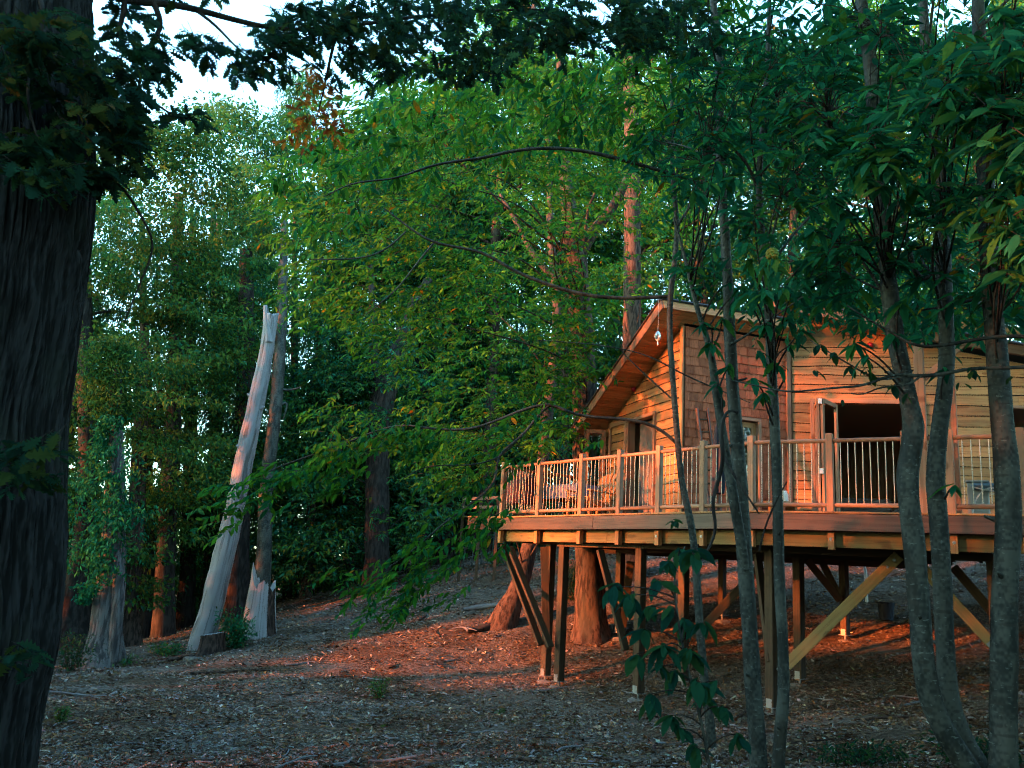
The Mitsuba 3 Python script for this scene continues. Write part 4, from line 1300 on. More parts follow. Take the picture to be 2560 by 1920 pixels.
def near_tree(key, stems, mat, regs, cols, templates, size, per, rng, heroes=None, hero_n=110, hero_set='teal', limb_from=None, limb_r=0.011, L=0.5, droop=0.45, limbs=True, mats='leaf', dens=2.2):
    regs = [(*q[:6], int(q[6] * dens)) for q in regs]
    """A tree near the camera: stems [(px points, distance, widths)], foliage regions, hero whorls."""
    lines = []
    for k, (pts, d, ws) in enumerate(stems):
        P = pxpts(pts, d)
        R = [px_r(w, np.linalg.norm(p[1])) for w, p in zip(np.interp(np.linspace(0, 1, len(pts)), np.linspace(0, 1, len(ws)), ws), P)]
        nm = f'{key}__trunk' if k == 0 else part(f'{key}__stem')
        P = trunk(nm, P, R, mat, 18, 0.045, 0.15, 2.4, k + len(key), flare=0.25 if k == 0 else 0, lower=(k == 0))
        lines.append(spline(P, 0.1)[0])
        for _ in range(5):
            i = rng.integers(3, len(lines[-1]) - 4)
            q, rr_ = lines[-1][i], R[min(len(R) - 1, int(i / len(lines[-1]) * len(R)))]
            a = rng.uniform(0, 6.28)
            u = np.array([math.cos(a), math.sin(a), .35])
            put(part(f'{key}__stub'), tube([q, q + u * rr_ * 1.05, q + u * (rr_ * 1.1 + rng.uniform(.015, .07))], [rr_ * .35, rr_ * .22, rr_ * .12], 7, .02, .2, 5, 1), mat, smooth=True)
    line = LINES[key] = np.vstack(lines)
    C = region(rng, regs)
    leaves, tw = [], []
    if len(C):
        near = line[np.argmin(np.linalg.norm(line[None] - C[:, None] + [0, 0, .4], axis=2), axis=1)]
        out = C - near
        out[:, 2] *= 0.4
        out /= np.linalg.norm(out, axis=1, keepdims=True) + 1e-9
        pos, rot, sz, t = sprays(rng, C, out, L, per, size, droop)
        tw.append(t)
        leaves.append((pos, rot, sz))
        if limbs:
            # limbs from the stems to groups of twigs
            k = max(1, min(14, len(C) // 12))
            cen = C[rng.choice(len(C), k, replace=False)]
            for _ in range(4):
                lab = np.argmin(np.linalg.norm(C[:, None] - cen[None], axis=2), axis=1)
                cen = np.array([C[lab == j].mean(0) if (lab == j).any() else cen[j] for j in range(k)])
            for j in range(k):
                mine = C[lab == j]
                if not len(mine):
                    continue
                dist = np.linalg.norm(line - cen[j] + [0, 0, .5], axis=1)
                st = line[np.argmin(dist)]
                mid = (st + cen[j]) / 2 + rng.normal(0, .07, 3) + [0, 0, .10]
                r0 = limb_r * rng.uniform(.8, 1.3)
                put(part(f'{key}__branch'), tube([st, mid, cen[j]], [r0, r0 * .7, r0 * .4], 6, .12, .15, 3, j), mat, smooth=True)
                for q in mine:
                    m2 = (cen[j] * .5 + q * .5) + rng.normal(0, .03, 3) + [0, 0, .03]
                    tw.append(tube([cen[j] * .7 + mid * .3, m2, q], [r0 * .42, r0 * .3, .0035], 4, .14, cap=False)[:2])
    if heroes is not None and len(heroes):
        H = np.array([at(*h[:3]) for h in heroes])
        pos, rot, sz = whorls(rng, H, size * 1.2, 7)
        leaves.append((pos, rot, sz))
        for h in H:
            st = line[np.argmin(np.linalg.norm(line - h + [0, 0, .25], axis=1))]
            tw.append(tube([st, (st + h) / 2 + [0, 0, .07] + rng.normal(0, .03, 3), h], [.010, .007, .0045], 5, .08, .1, 3)[:2])
    if not leaves:
        return
    pos, rot, sz = (np.concatenate([l[i] for l in leaves]) for i in range(3))
    dic = leaf_dicts(hero_set, templates, np.array(cols[0])[:3])
    rest = leaf_parts(key, (pos, rot, sz), hero_n, dic)
    crown_mesh(f'{key}__crown', [(templates, pos[rest], rot[rest], sz[rest], palette(rng, rest.sum(), *cols))], tw, mats, kind='stuff')


# ------------------------------------------------------------------ the old oak at the left
rng = np.random.default_rng(21)
oak = thing('old_oak_tree', 'massive dark oak trunk with furrowed bark at the left edge, its lobed leaves hanging above', 'tree')
OD = 5.1
edge = [(205, -500), (206, -60), (203, 150), (201, 400), (190, 520), (166, 700), (148, 820), (130, 900), (118, 1050), (111, 1200), (100, 1320), (84, 1420), (56, 1520), (30, 1659), (4, 1800)]
cx = pxpts([(x - 222, y) for x, y in edge[::-1]], OD)
cx = down_to_ground(cx, .4)
P, t = spline(cx, 0.02)
nth = 640
th = np.linspace(0, 2 * math.pi, nth + 1)
R = px_r(444, OD) * (1 + 0.08 * np.clip((-1.1 - P[:, 2]) / 1.2, 0, 1) ** 2)
tan = unit(P[-1] - P[0])
A_ = unit(np.cross(tan, [0, 1, 0]))
B_ = np.cross(tan, A_)
D = np.cos(th)[None, :, None] * A_ + np.sin(th)[None, :, None] * B_
along = np.r_[0, np.cumsum(np.linalg.norm(np.diff(P, axis=0), axis=1))][:, None]
big = nfbm(np.concatenate([np.broadcast_to(D * 1.1, (len(P), nth + 1, 3))[..., :2], np.broadcast_to(along[..., None] * 0.55, (len(P), nth + 1, 1))], -1) + [3, 5, 0], 3, 2)
wv = nfbm(np.concatenate([np.broadcast_to(D * 2.4, (len(P), nth + 1, 3))[..., :2], np.broadcast_to(along[..., None] * 1.6, (len(P), nth + 1, 1))], -1), 3, 4)
sw_ = D * 19.0
fur = nfbm(np.stack([sw_[..., 0] + 2.0 * wv, sw_[..., 1] + 2.0 * wv, along * 1.5 + 0.8 * wv], -1), 2, 7)
fine = nfbm(np.stack([sw_[..., 0] * 2.6 + 3 * wv, sw_[..., 1] * 2.6 + 0 * wv, along * 6 + 0 * wv], -1), 2, 9)
ridge = 1 - np.abs(2 * fur - 1) * 2.6
disp = 0.07 * (big - .5) - 0.038 * np.clip(ridge, 0, 1) ** 1.2 + 0.012 * (fine - .5)
knob = np.zeros_like(disp)
for (kx, ky, kr, kh) in ((150, 540, .16, .07), (186, 500, .12, .05), (168, 715, .10, .06), (60, 640, .12, .04)):
    c = at(kx, ky, OD - .42)
    dist = np.linalg.norm(P[:, None] + R[:, None, None] * D - c, axis=-1)
    knob += kh * np.exp(-(dist / kr) ** 2)
V = P[:, None] + (R[:, None] + disp + knob)[..., None] * D
i, j = np.meshgrid(np.arange(len(P) - 1), np.arange(nth), indexing='ij')
s_ = nth + 1
q = np.stack([i * s_ + j, i * s_ + j + 1, (i + 1) * s_ + j + 1, (i + 1) * s_ + j], -1).reshape(-1, 4)
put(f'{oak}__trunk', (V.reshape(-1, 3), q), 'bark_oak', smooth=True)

ob = [([(140, -120, 5.1), (225, -20, 5.3), (330, 6, 5.6), (420, 20, 5.9), (560, 55, 6.3), (720, 60, 6.8), (950, 30, 7.2), (1200, 20, 7.5)], [26, 22, 17, 15, 11, 9, 7, 4]),
      ([(262, -30, 5.3), (268, 20, 5.3), (258, 70, 5.3), (275, 120, 5.4)], [16, 14, 10, 6]),
      ([(330, 4, 5.6), (345, 60, 5.6), (318, 110, 5.6), (300, 190, 5.6), (285, 260, 5.6)], [16, 12, 9, 6, 4]),
      ([(190, 380, 4.9), (250, 395, 5.0), (303, 464, 5.1), (329, 523, 5.2), (312, 590, 5.2), (270, 692, 5.3)], [9, 7, 6, 5, 4, 3]),
      ([(420, 20, 5.9), (470, 60, 6.0), (520, 110, 6.1), (590, 150, 6.2)], [8, 6, 4, 3]),
      ([(300, 190, 5.6), (380, 250, 5.6), (440, 260, 5.6)], [6, 4, 3]),
      ([(60, -80, 4.6), (90, 60, 4.4), (60, 200, 4.3), (90, 320, 4.3)], [14, 10, 7, 4]),
      ([(110, 985, 4.7), (70, 960, 4.4), (30, 985, 4.3)], [6, 4, 3])]
for pts, ws in ob:
    P = pxpts(pts, 5)
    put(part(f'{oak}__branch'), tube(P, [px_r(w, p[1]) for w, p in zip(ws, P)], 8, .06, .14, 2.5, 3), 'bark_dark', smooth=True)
regs = [(90, 110, 110, 100, 3.9, 4.7, 22), (185, 190, 60, 140, 4.0, 4.8, 16), (262, 190, 50, 130, 4.7, 5.6, 24), (270, 300, 50, 80, 4.7, 5.6, 14), (90, 330, 95, 45, 3.8, 4.6, 16), (215, 370, 70, 30, 4.3, 5.0, 9),
        (280, 50, 35, 60, 5.2, 5.7, 6), (450, 80, 60, 30, 5.8, 6.2, 6), (540, 130, 55, 40, 5.8, 6.3, 8), (610, 120, 35, 60, 6.0, 6.5, 6), (420, 250, 40, 16, 5.4, 5.8, 3), (345, 95, 20, 40, 5.5, 5.8, 2),
        (660, 60, 110, 55, 6, 7.2, 26), (860, 50, 160, 70, 6, 7.6, 46), (1080, 45, 150, 75, 6, 8, 48), (1290, 45, 150, 80, 6, 8, 46), (1450, 40, 120, 80, 6, 8.5, 34), (780, 140, 110, 30, 6.5, 7.6, 12), (960, 150, 120, 30, 6.5, 7.6, 12),
        (70, 965, 75, 25, 4.0, 4.6, 4), (60, 1020, 60, 22, 4.1, 4.6, 3), (24, 1395, 30, 22, 3.8, 4.2, 2), (335, 120, 25, 55, 5.5, 5.8, 6), (400, -250, 500, 200, 5, 8, 60), (1000, -250, 500, 200, 5, 9, 70), (300, -75, 300, 30, 5, 6.5, 18)]
C = region(rng, [(*q[:6], int(q[6] * 1.6)) for q in regs])
out = np.tile([0.5, -0.2, 0.0], (len(C), 1)) + rng.normal(0, .6, (len(C), 3)) * [1, 1, .3]
out /= np.linalg.norm(out, axis=1, keepdims=True)
pos, rot, sz, tw = sprays(rng, C, out, 0.30, 9, 0.125, .3, radius=.003)
dic = leaf_dicts('oak', OAK, np.array(OAK_GREEN[0])[:3])
rest = leaf_parts(oak, (pos, rot, sz), 240, dic)
crown_mesh(f'{oak}__crown', [(OAK, pos[rest], rot[rest], sz[rest], palette(rng, rest.sum(), *OAK_GREEN))], [tw], kind='stuff')

# ------------------------------------------------------------------ sweet chestnut poles at the right
rng = np.random.default_rng(33)
t1 = thing('slender_chestnut_pole', 'thinnest leaning pole tree, in front of the gable corner, with long bare side branches', 'tree')
near_tree(t1, [([(1533, 1560), (1520, 1450), (1505, 1250), (1490, 1120), (1475, 1050), (1462, 930), (1452, 800), (1448, 650), (1462, 500), (1455, 400), (1452, 270), (1450, 100), (1446, -150)], 9.6, [18, 17, 16, 15, 14, 13, 13, 13, 12, 11, 9, 7, 5])], 'bark_pole',
          [(1480, 40, 130, 140, 8, 10, 22), (1380, 120, 120, 120, 8.5, 10.5, 16)], GREEN_MID, CHEST, .15, 10, rng, hero_n=40, hero_set='mid')
t2 = thing('twin_stem_chestnut', 'pole tree with two stems joined at deck height, in front of the shingled wall', 'tree')
near_tree(t2, [([(1640, 1700), (1638, 1640), (1628, 1500), (1615, 1300), (1603, 1120), (1592, 950), (1580, 800), (1575, 700), (1570, 560), (1560, 420), (1555, 300), (1552, 120), (1540, 0), (1528, -200)], 7.6, [38, 36, 34, 33, 32, 29, 27, 25, 23, 21, 20, 18, 16, 10]),
               ([(1612, 1230, 7.52), (1603, 1180, 7.5), (1580, 1050, 7.45), (1560, 930, 7.45), (1545, 830, 7.45), (1532, 750, 7.4), (1510, 680, 7.4), (1480, 560, 7.4), (1455, 470, 7.4)], 7.5, [14, 22, 22, 20, 18, 15, 11, 8, 5])], 'bark_pole',
          [(1530, 330, 60, 80, 6.6, 7.6, 9), (1560, 150, 90, 110, 6.5, 8, 14), (1440, 330, 70, 80, 7.5, 9, 8), (1510, 560, 50, 60, 7.0, 7.6, 4), (1600, -200, 200, 120, 6, 9, 24)], GREEN_TEAL, CHEST, .155, 10, rng,
          heroes=[(1530, 395, 5.6), (1560, 390, 5.7), (1500, 410, 5.8), (1585, 385, 5.7), (1545, 350, 5.8), (1560, 690, 7.2), (1535, 740, 7.2), (1575, 790, 7.3), (1550, 830, 7.3), (1520, 700, 7.1), (1600, 620, 7.2), (1575, 610, 7.1)], hero_n=150)
t3 = thing('straight_chestnut_pole', 'straight slim pole tree with pale bark bands, before the right end of the shingled wall', 'tree')
near_tree(t3, [([(1680, 1720), (1682, 1640), (1692, 1500), (1686, 1300), (1680, 1100), (1675, 950), (1668, 820), (1662, 720), (1655, 600), (1640, 420), (1650, 250), (1660, 60), (1665, -150)], 7.3, [26, 25, 24, 23, 22, 22, 21, 19, 17, 15, 12, 10, 7])], 'bark_pole',
          [(1690, 250, 90, 120, 6, 7.5, 14), (1640, 460, 60, 60, 6.4, 7.4, 6), (1760, 380, 80, 60, 6, 7.5, 9), (1700, 60, 100, 90, 6, 8, 12), (1750, -220, 200, 140, 6, 9, 22)], GREEN_TEAL, CHEST, .155, 10, rng,
          heroes=[(1668, 552, 5.3), (1655, 570, 5.35), (1650, 630, 5.5), (1690, 620, 5.5), (1625, 630, 5.7), (1720, 600, 5.6), (1700, 690, 6.5), (1730, 715, 6.6), (1655, 700, 6.5), (1640, 760, 6.9), (1630, 820, 6.9), (1680, 790, 7.0), (1650, 850, 7.0), (1710, 745, 6.7), (1600, 640, 6.6), (1745, 560, 6.4), (1620, 560, 6.5)], hero_n=150)
# a spiny burr in the hanging whorl
bur = trimesh.creation.icosphere(3, 1.0)
bv = np.array(bur.vertices)
sp_ = 1 + 0.45 * (np.random.default_rng(4).random(len(bv)) > 0.6)
put(f'{t3}__burr', (at(1668, 549, 5.28) + bv * .030 * sp_[:, None], np.array(bur.faces)), {'type': 'twosided', 'b': {'type': 'principled', 'base_color': rgb(.16, .24, .04), 'roughness': .7}})
labels[f'{t3}__burr'] = {'label': 'pale green spiny chestnut burr among the hanging leaves'}

t4 = thing('curved_chestnut_tree', 'left stem of the pair joined at the ground, bending before the dark doorway', 'tree')
near_tree(t4, [([(2120, 1720), (2085, 1650), (2035, 1570), (2003, 1480), (1985, 1300), (1968, 1120), (1962, 1020), (1972, 930), (1964, 870), (1945, 780), (1930, 700), (1915, 560), (1905, 470), (1890, 300), (1880, 150), (1860, 0), (1840, -200)], 6.5, [48, 45, 43, 43, 43, 42, 45, 46, 40, 38, 38, 36, 34, 32, 30, 27, 24])], 'bark_pole',
          [(1890, 330, 100, 55, 5, 6, 12), (1800, 230, 110, 100, 5.5, 7.2, 18), (1850, 500, 90, 60, 6.0, 7.6, 10), (1810, 590, 90, 50, 6.5, 8, 9), (1900, 90, 120, 100, 5, 7, 16), (1850, -220, 220, 140, 5, 8, 22)], GREEN_TEAL, CHEST, .165, 10, rng,
          heroes=[(1880, 350, 5.1), (1905, 330, 5.1), (1930, 370, 5.15), (1950, 340, 5.2), (1910, 400, 5.2), (1865, 390, 5.3), (1840, 360, 5.4), (1975, 400, 5.3), (1945, 430, 5.4), (1850, 745, 6.0), (1870, 770, 6.0), (1790, 430, 5.8), (1760, 500, 6.0), (1830, 470, 5.7), (1945, 655, 6.1), (1935, 720, 6.2)], hero_n=170)
t5 = thing('gnarled_chestnut_tree', 'right stem of the pair joined at the ground, standing before the tall porch post', 'tree')
near_tree(t5, [([(2150, 1720), (2105, 1640), (2062, 1550), (2042, 1400), (2035, 1250), (2026, 1120), (2022, 1000), (2035, 880), (2045, 760), (2040, 600), (2034, 450), (2020, 300), (2000, 100), (1985, -150)], 6.7, [46, 42, 39, 36, 37, 38, 37, 35, 34, 33, 31, 27, 24, 18])], 'bark_pole',
          [(2070, 160, 90, 110, 4.3, 5.6, 16), (1990, 200, 80, 90, 5, 6.5, 12), (2030, 420, 80, 60, 5.3, 6.6, 8), (2000, 560, 90, 60, 6.2, 7.6, 10), (2050, -200, 200, 130, 4.5, 7, 18)], GREEN_TEAL, CHEST, .165, 10, rng,
          heroes=[(2060, 90, 4.5), (2090, 150, 4.5), (2040, 190, 4.6), (2070, 250, 4.7), (2110, 220, 4.6), (2010, 300, 5.0), (2040, 330, 5.0), (2045, 800, 6.5), (2060, 1050, 6.5)], hero_n=120)
t6 = thing('thick_chestnut_tree', 'thickest grey pole tree at far right with pale lichen spots', 'tree')
near_tree(t6, [([(2168, 1760), (2168, 1640), (2168, 1500), (2170, 1300), (2178, 1100), (2172, 980), (2160, 850), (2148, 700), (2136, 550), (2130, 400), (2120, 200), (2110, -100)], 6.3, [58, 55, 53, 51, 50, 50, 47, 44, 40, 36, 32, 26])], 'bark_pole',
          [(2190, 450, 70, 80, 4.4, 5.6, 11), (2160, 290, 90, 80, 4.5, 6, 12), (2190, 120, 70, 120, 4.2, 5.5, 12), (2150, 640, 90, 60, 6, 8, 9), (2260, 400, 60, 300, 4.2, 6, 16), (2250, -200, 150, 130, 4.5, 7, 14), (2200, 560, 60, 40, 5, 6, 5)], GREEN_TEAL, CHEST, .165, 10, rng,
          heroes=[(2180, 440, 4.6), (2200, 470, 4.6), (2165, 500, 4.7), (2150, 430, 4.8), (2205, 380, 4.7), (2190, 60, 4.3), (2160, 20, 4.4), (2200, 140, 4.4)], hero_n=120)


def bare_branch(key, pts, d, ws, mat='bark_pole', sides=7, rough=.14):
    P = pxpts(pts, d)
    put(part(f'{key}__branch'), tube(P, [px_r(w, p[1]) for w, p in zip(ws, P)], sides, .05, rough, 3, len(ws)), mat, smooth=True)


back_crown(t2, [(1150, 250, 210, 90, 9, 11.5, 40), (900, 290, 210, 100, 9.5, 12, 44), (1330, 200, 140, 110, 8.5, 11, 34), (700, 400, 120, 100, 10, 12.5, 22), (1050, 160, 240, 60, 8.5, 11, 30)], GREEN_MID, CHEST_MID, .175, 10, rng)
for k_, rg_ in ((t2, [(1600, 200, 130, 200, 8.5, 12.5, 66), (1480, 330, 80, 120, 9, 12, 16)]), (t3, [(1760, 250, 150, 200, 8, 12, 72), (1700, 540, 190, 70, 9, 12.5, 34)]), (t4, [(1950, 250, 150, 220, 8, 12, 76), (1900, 590, 120, 60, 8.5, 12, 26)]),
                (t6, [(2120, 250, 140, 240, 7.5, 11, 72), (2100, 600, 130, 70, 8, 11, 30), (2050, 680, 110, 45, 8, 10.5, 22), (1860, 655, 130, 45, 8, 10.5, 24), (1690, 640, 120, 50, 8.5, 11, 20)]), (t5, [(1850, 40, 380, 120, 8, 13, 80)])):
    back_crown(k_, rg_, GREEN_TEAL, CHEST_MID, .16, 10, rng)

# long bare branches that cross the cabin
bare_branch(t6, [(2230, 727), (2150, 728), (2060, 742), (1990, 747), (1958, 737), (1920, 715), (1860, 680), (1830, 660)], 6.0, [9, 9, 8, 7, 6, 5, 4, 3])
bare_branch(t6, [(2230, 788), (2205, 793), (2100, 797), (1990, 812), (1935, 810), (1870, 830), (1800, 838), (1700, 845), (1620, 830), (1560, 818)], 6.1, [8, 8, 8, 9, 7, 6, 5, 4, 3, 2])
bare_branch(t6, [(1990, 812), (1960, 830), (1900, 838), (1860, 852), (1838, 850)], 6.1, [5, 5, 4, 3, 2])
bare_branch(t4, [(1972, 800, 6.4), (1900, 818, 6.2), (1840, 790, 6.1), (1790, 760, 6.1), (1750, 735, 6.2)], 6.2, [5, 4, 4, 3, 2])
bare_branch(t1, [(1678 * .864, 640), (1475 * .864, 638), (1344 * .864, 606), (1275 * .864, 579), (1203 * .864, 546), (1087 * .864, 523), (1024 * .864, 492), (830, 450)], 9.7, [9, 9, 9, 8, 7, 6, 5, 3])
bare_branch(t1, [(1087 * .864, 523), (900, 570), (860, 620), (790, 680)], 9.8, [5, 4, 3, 2])
bare_branch(t1, [(1015 * .864, 500), (820, 545), (740, 560), (670, 560)], 9.8, [4, 4, 3, 2])
bare_branch(t1, [(1466, 962), (1420, 925), (1340, 905), (1240, 893), (1200, 878), (1180, 875), (1103, 896), (1020, 925), (930, 925), (860, 920), (740, 960), (600, 1010), (500, 1060)], 9.8, [7, 7, 7, 6, 7, 7, 6, 6, 5, 4, 4, 3, 2])
bare_branch(t1, [(1185, 877), (1170, 890), (1128, 940), (1077, 991), (1070, 1030), (1020, 1086), (960, 1130), (890, 1190), (840, 1225)], 9.8, [7, 7, 6, 6, 5, 5, 4, 3, 2])
bare_branch(t1, [(1130, 935), (1080, 985), (1000, 1005), (920, 1010), (870, 1035)], 9.9, [4, 4, 3, 3, 2])
bare_branch(t1, [(1450, 860), (1400, 815), (1340, 755), (1325, 735)], 9.6, [4, 3.5, 3, 2])
bare_branch(t1, [(1344 * .864, 735), (1400, 770), (1470, 805), (1560, 845), (1620, 870)], 9.3, [2, 3, 3.5, 3, 2])
bare_branch(t2, [(1568, 420), (1480, 385), (1382, 356), (1296, 333), (1185, 320), (1090, 330), (1040, 341), (935, 358), (850, 385), (768, 396), (700, 425)], 9.0, [8, 9, 9, 9, 8, 8, 7, 6, 5, 4, 2])
bare_branch(t2, [(1592, 890, 7.5), (1568, 895, 7.2), (1558, 930, 7.1), (1560, 1000, 7.1), (1540, 1090, 7.1), (1545, 1140, 7.1), (1520, 1200, 7.1), (1500, 1215, 7.2)], 7.1, [6, 7, 10, 9, 8, 7, 5, 3], mat='bark_dark')
bare_branch(t2, [(1565, 990, 7.2), (1600, 1050, 7.0), (1640, 1110, 7.0)], 7, [7, 5, 3], mat='bark_dark')
bare_branch(t2, [(1640, 1190, 7.0), (1660, 1120, 6.9), (1700, 1040, 6.8)], 7, [4, 4, 3], mat='bark_dark')
bare_branch(t2, [(1735, 640, 6.6), (1650, 700, 6.9), (1578, 745, 7.4)], 7, [3, 4, 6])
bare_branch(t5, [(2040, 560), (1990, 600), (1960, 520), (1945, 430)], 6.9, [14, 13, 12, 9])
bare_branch(t3, [(1655, 590), (1720, 500), (1790, 420), (1830, 300)], 8.0, [7, 6, 5, 4])
bare_branch(t3, [(1500, 240), (1560, 300), (1610, 350), (1640, 420)], 7.4, [5, 6, 7, 8], mat='bark_dark')
bare_branch(t6, [(2130, 640), (2050, 660), (1990, 670)], 7.2, [8, 6, 4], mat='bark_dark')

# small leafy ends of the crossing branches
def tips(key, pts, size, n, cols, templates, hero, rng):
    H = np.array([at(*p) for p in pts])
    pos, rot, sz = whorls(rng, H, size, n, .8)
    d = leaf_dicts(hero + str(len(templates)), templates, np.array(cols[0])[:3])
    leaf_parts(key, (pos, rot, sz), len(pos), d)
tips(t6, [(1735, 720, 6.0), (1775, 745, 6.0), (1800, 760, 6.1), (1845, 740, 6.1), (1835, 790, 6.1), (1760, 800, 6.1), (1870, 800, 6.1), (1930, 835, 6.1), (1960, 850, 6.1), (1820, 865, 6.1), (2080, 830, 6.0), (2100, 800, 6.0), (2185, 815, 6.0)], .10, 4, GREEN_DARK, OVAL, 'dark', rng)
tips(t1, [(1335, 735, 9.5), (1320, 690, 9.5), (1300, 745, 9.6), (1345, 700, 9.5), (1560, 855, 9.0), (1455, 1125, 9.0)], .15, 5, GREEN_DARK, OVAL, 'dark', rng)

# leafy sprays along the long low branches of the leaning pole
rng = np.random.default_rng(57)
def along_branch(pts, d, n, w, hang):
    P, _ = spline(pxpts(pts, d), .05)
    q = P[rng.integers(0, len(P), n)] + rng.normal(0, 1, (n, 3)) * [w, w, w * .35]
    q[:, 2] -= hang * rng.random(n)
    return q
Cm = np.vstack([along_branch([(1020, 925), (930, 905), (860, 900), (740, 950), (600, 1000), (470, 1075)], 9.8, 112, .20, .30), along_branch([(700, 960), (720, 1010), (740, 1040)], 9.7, 6, .08, .1), along_branch([(1070, 1040), (1000, 1110), (940, 1150), (850, 1225), (800, 1240)], 9.8, 92, .24, .50),
                along_branch([(960, 1180), (940, 1250), (910, 1280)], 9.7, 9, .12, .2), along_branch([(1128, 930), (1060, 990), (950, 1010)], 9.9, 14, .15, .3), along_branch([(1240, 893), (1103, 896), (1020, 915)], 9.9, 16, .25, .3)])
out = np.tile(unit([-1, -.1, -.15]), (len(Cm), 1))
pos, rot, sz, tw = sprays(rng, Cm, out, .36, 10, .135, .35, radius=.003)
dic = leaf_dicts('midlow', CHEST_MID, np.array(GREEN_MID[0])[:3])
rest = leaf_parts(t1, (pos, rot, sz), 200, dic)
crown_mesh(f'{t1}__low_sprays', [(CHEST_MID, pos[rest], rot[rest], sz[rest], palette(rng, rest.sum(), *GREEN_MID))], None, kind='stuff')
put(f'{t1}__low_twigs', tw, 'bark_dark')
labels[f'{t1}__low_twigs'] = {'kind': 'stuff', 'label': 'thin twigs'}

# the chestnut sapling low in the middle
rng = np.random.default_rng(61)
sap = thing('chestnut_sapling', 'young leafy chestnut shoot with broad dark leaves, low in front of the deck posts', 'sapling')
wh = [(1500, 1190), (1440, 1212), (1470, 1185), (1330, 1268), (1365, 1285), (1420, 1250), (1450, 1310), (1405, 1310), (1480, 1340), (1515, 1345), (1375, 1412), (1435, 1395), (1490, 1405), (1460, 1450), (1505, 1470), (1405, 1500), (1520, 1505), (1560, 1525), (1470, 1575), (1500, 1610), (1595, 1585), (1450, 1545), (1545, 1470), (1425, 1440), (1390, 1360)]
W = [(x, y, 6.3 + 0.5 * ((k * 37) % 11 / 11 - .5)) for k, (x, y) in enumerate(wh)]
st = pxpts([(1545, 1760), (1530, 1640), (1505, 1520), (1480, 1420), (1462, 1320), (1460, 1230), (1480, 1180)], 6.4)
trunk(f'{sap}__trunk', st, [.013, .012, .011, .010, .008, .006, .004], 'bark_pole', 8, .06, .12, 3, 1)
L = spline(st, .05)[0]
H = np.array([at(*w) for w in W])
for h in H:
    s = L[np.argmin(np.linalg.norm(L - h + [0, 0, .12], axis=1))]
    put(part(f'{sap}__branch'), tube([s, (s + h) / 2 + [0, 0, .03], h], [.006, .005, .003], 5, .06, .1, 3), 'bark_dark', smooth=True)
pos, rot, sz = whorls(rng, H, .175, 8, .75)
leaf_parts(sap, (pos, rot, sz), 300, leaf_dicts('sap', OVAL, [(0.014, .075, .040), (.02, .092, .045), (.028, .085, .028), (.012, .062, .042)]))

# ------------------------------------------------------------------ middle distance: trees around the cabin
rng = np.random.default_rng(71)


def mid_tree(key, stems, mat, regs, cols, templates, size, per, L=.55, limb_r=.02, branches=(), lower=True, rough=.12, nlimb=10, flare=.22, mats='leaf', twigs=True, dens=1.8):
    lines = []
    for k, (pts, d, ws) in enumerate(stems):
        P = pxpts(pts, d)
        R = [px_r(w, p[1]) for w, p in zip(np.interp(np.linspace(0, 1, len(pts)), np.linspace(0, 1, len(ws)), ws), P)]
        P = trunk(f'{key}__trunk' if k == 0 else part(f'{key}__limb'), P, R, mat, 22 if k == 0 else 12, .12, rough, 1.2, k + 3, flare=flare if k == 0 else 0, lower=lower and k == 0)
        lines.append(spline(P, .2)[0])
    if not regs:
        return
    line = np.vstack(lines)
    C = region(rng, [(*q[:6], int(q[6] * dens)) for q in regs])
    near = line[np.argmin(np.linalg.norm(line[None] - C[:, None] + [0, 0, 1.0], axis=2), axis=1)]
    out = C - near
    out[:, 2] *= .4
    out /= np.linalg.norm(out, axis=1, keepdims=True) + 1e-9
    pos, rot, sz, tw = sprays(rng, C, out, L, per, size, .4, twigs=twigs)
    k = max(2, min(nlimb, len(C) // 8))
    cen = C[rng.choice(len(C), k, replace=False)]
    for c in cen:
        s = line[np.argmin(np.linalg.norm(line - c + [0, 0, 1.2], axis=1))]
        ln = np.linalg.norm(c - s)
        pts = [s, s * .7 + c * .3 + rng.normal(0, .07 * ln, 3) + [0, 0, .12 * ln], s * .35 + c * .65 + rng.normal(0, .07 * ln, 3) + [0, 0, .10 * ln], c]
        put(part(f'{key}__branch'), tube(pts, [limb_r * 1.1, limb_r * .7, limb_r * .45, limb_r * .2], 6, .15, .15, 2), mat, smooth=True)
    crown_mesh(f'{key}__crown', [(templates, pos, rot, sz, palette(rng, len(pos), *cols))], [tw] if twigs else None, mats, kind='stuff')


m1 = thing('leaning_red_trunk_tree', 'leaning reddish trunk with a flared foot by the left end of the deck', 'tree')
mid_tree(m1, [([(1088, 1345, 20.6), (1112, 1290, 20.7), (1132, 1230, 20.9), (1146, 1170, 21.1), (1170, 1020, 21.6), (1188, 850, 22), (1203, 680, 22.3), (1190, 520, 22.6), (1188, 420, 22.8), (1180, 250, 23)], 21, [60, 42, 36, 33, 26, 24, 21, 18, 14, 9]),
              ([(1196, 600, 22.4), (1160, 560, 22.5), (1120, 490, 22.6), (1080, 420, 22.7)], 22, [16, 14, 11, 7])], 'bark_brown',
         [(1120, 620, 110, 130, 19, 24, 60), (1040, 800, 120, 90, 17.5, 23, 64), (1180, 420, 120, 110, 19, 24, 46), (1010, 980, 90, 70, 18, 22, 36), (1080, 930, 80, 60, 18.5, 21, 26), (960, 880, 90, 60, 17, 20, 22), (1200, 720, 60, 130, 16, 20, 44), (1150, 900, 70, 90, 16, 19, 34), (1275, 700, 55, 130, 16, 19, 36), (1230, 900, 50, 60, 16.5, 18.5, 14), (1195, 540, 60, 170, 18.3, 20, 66), (1185, 820, 60, 130, 18.3, 20, 54)], GREEN_MID, CHEST_MID, .17, 11)
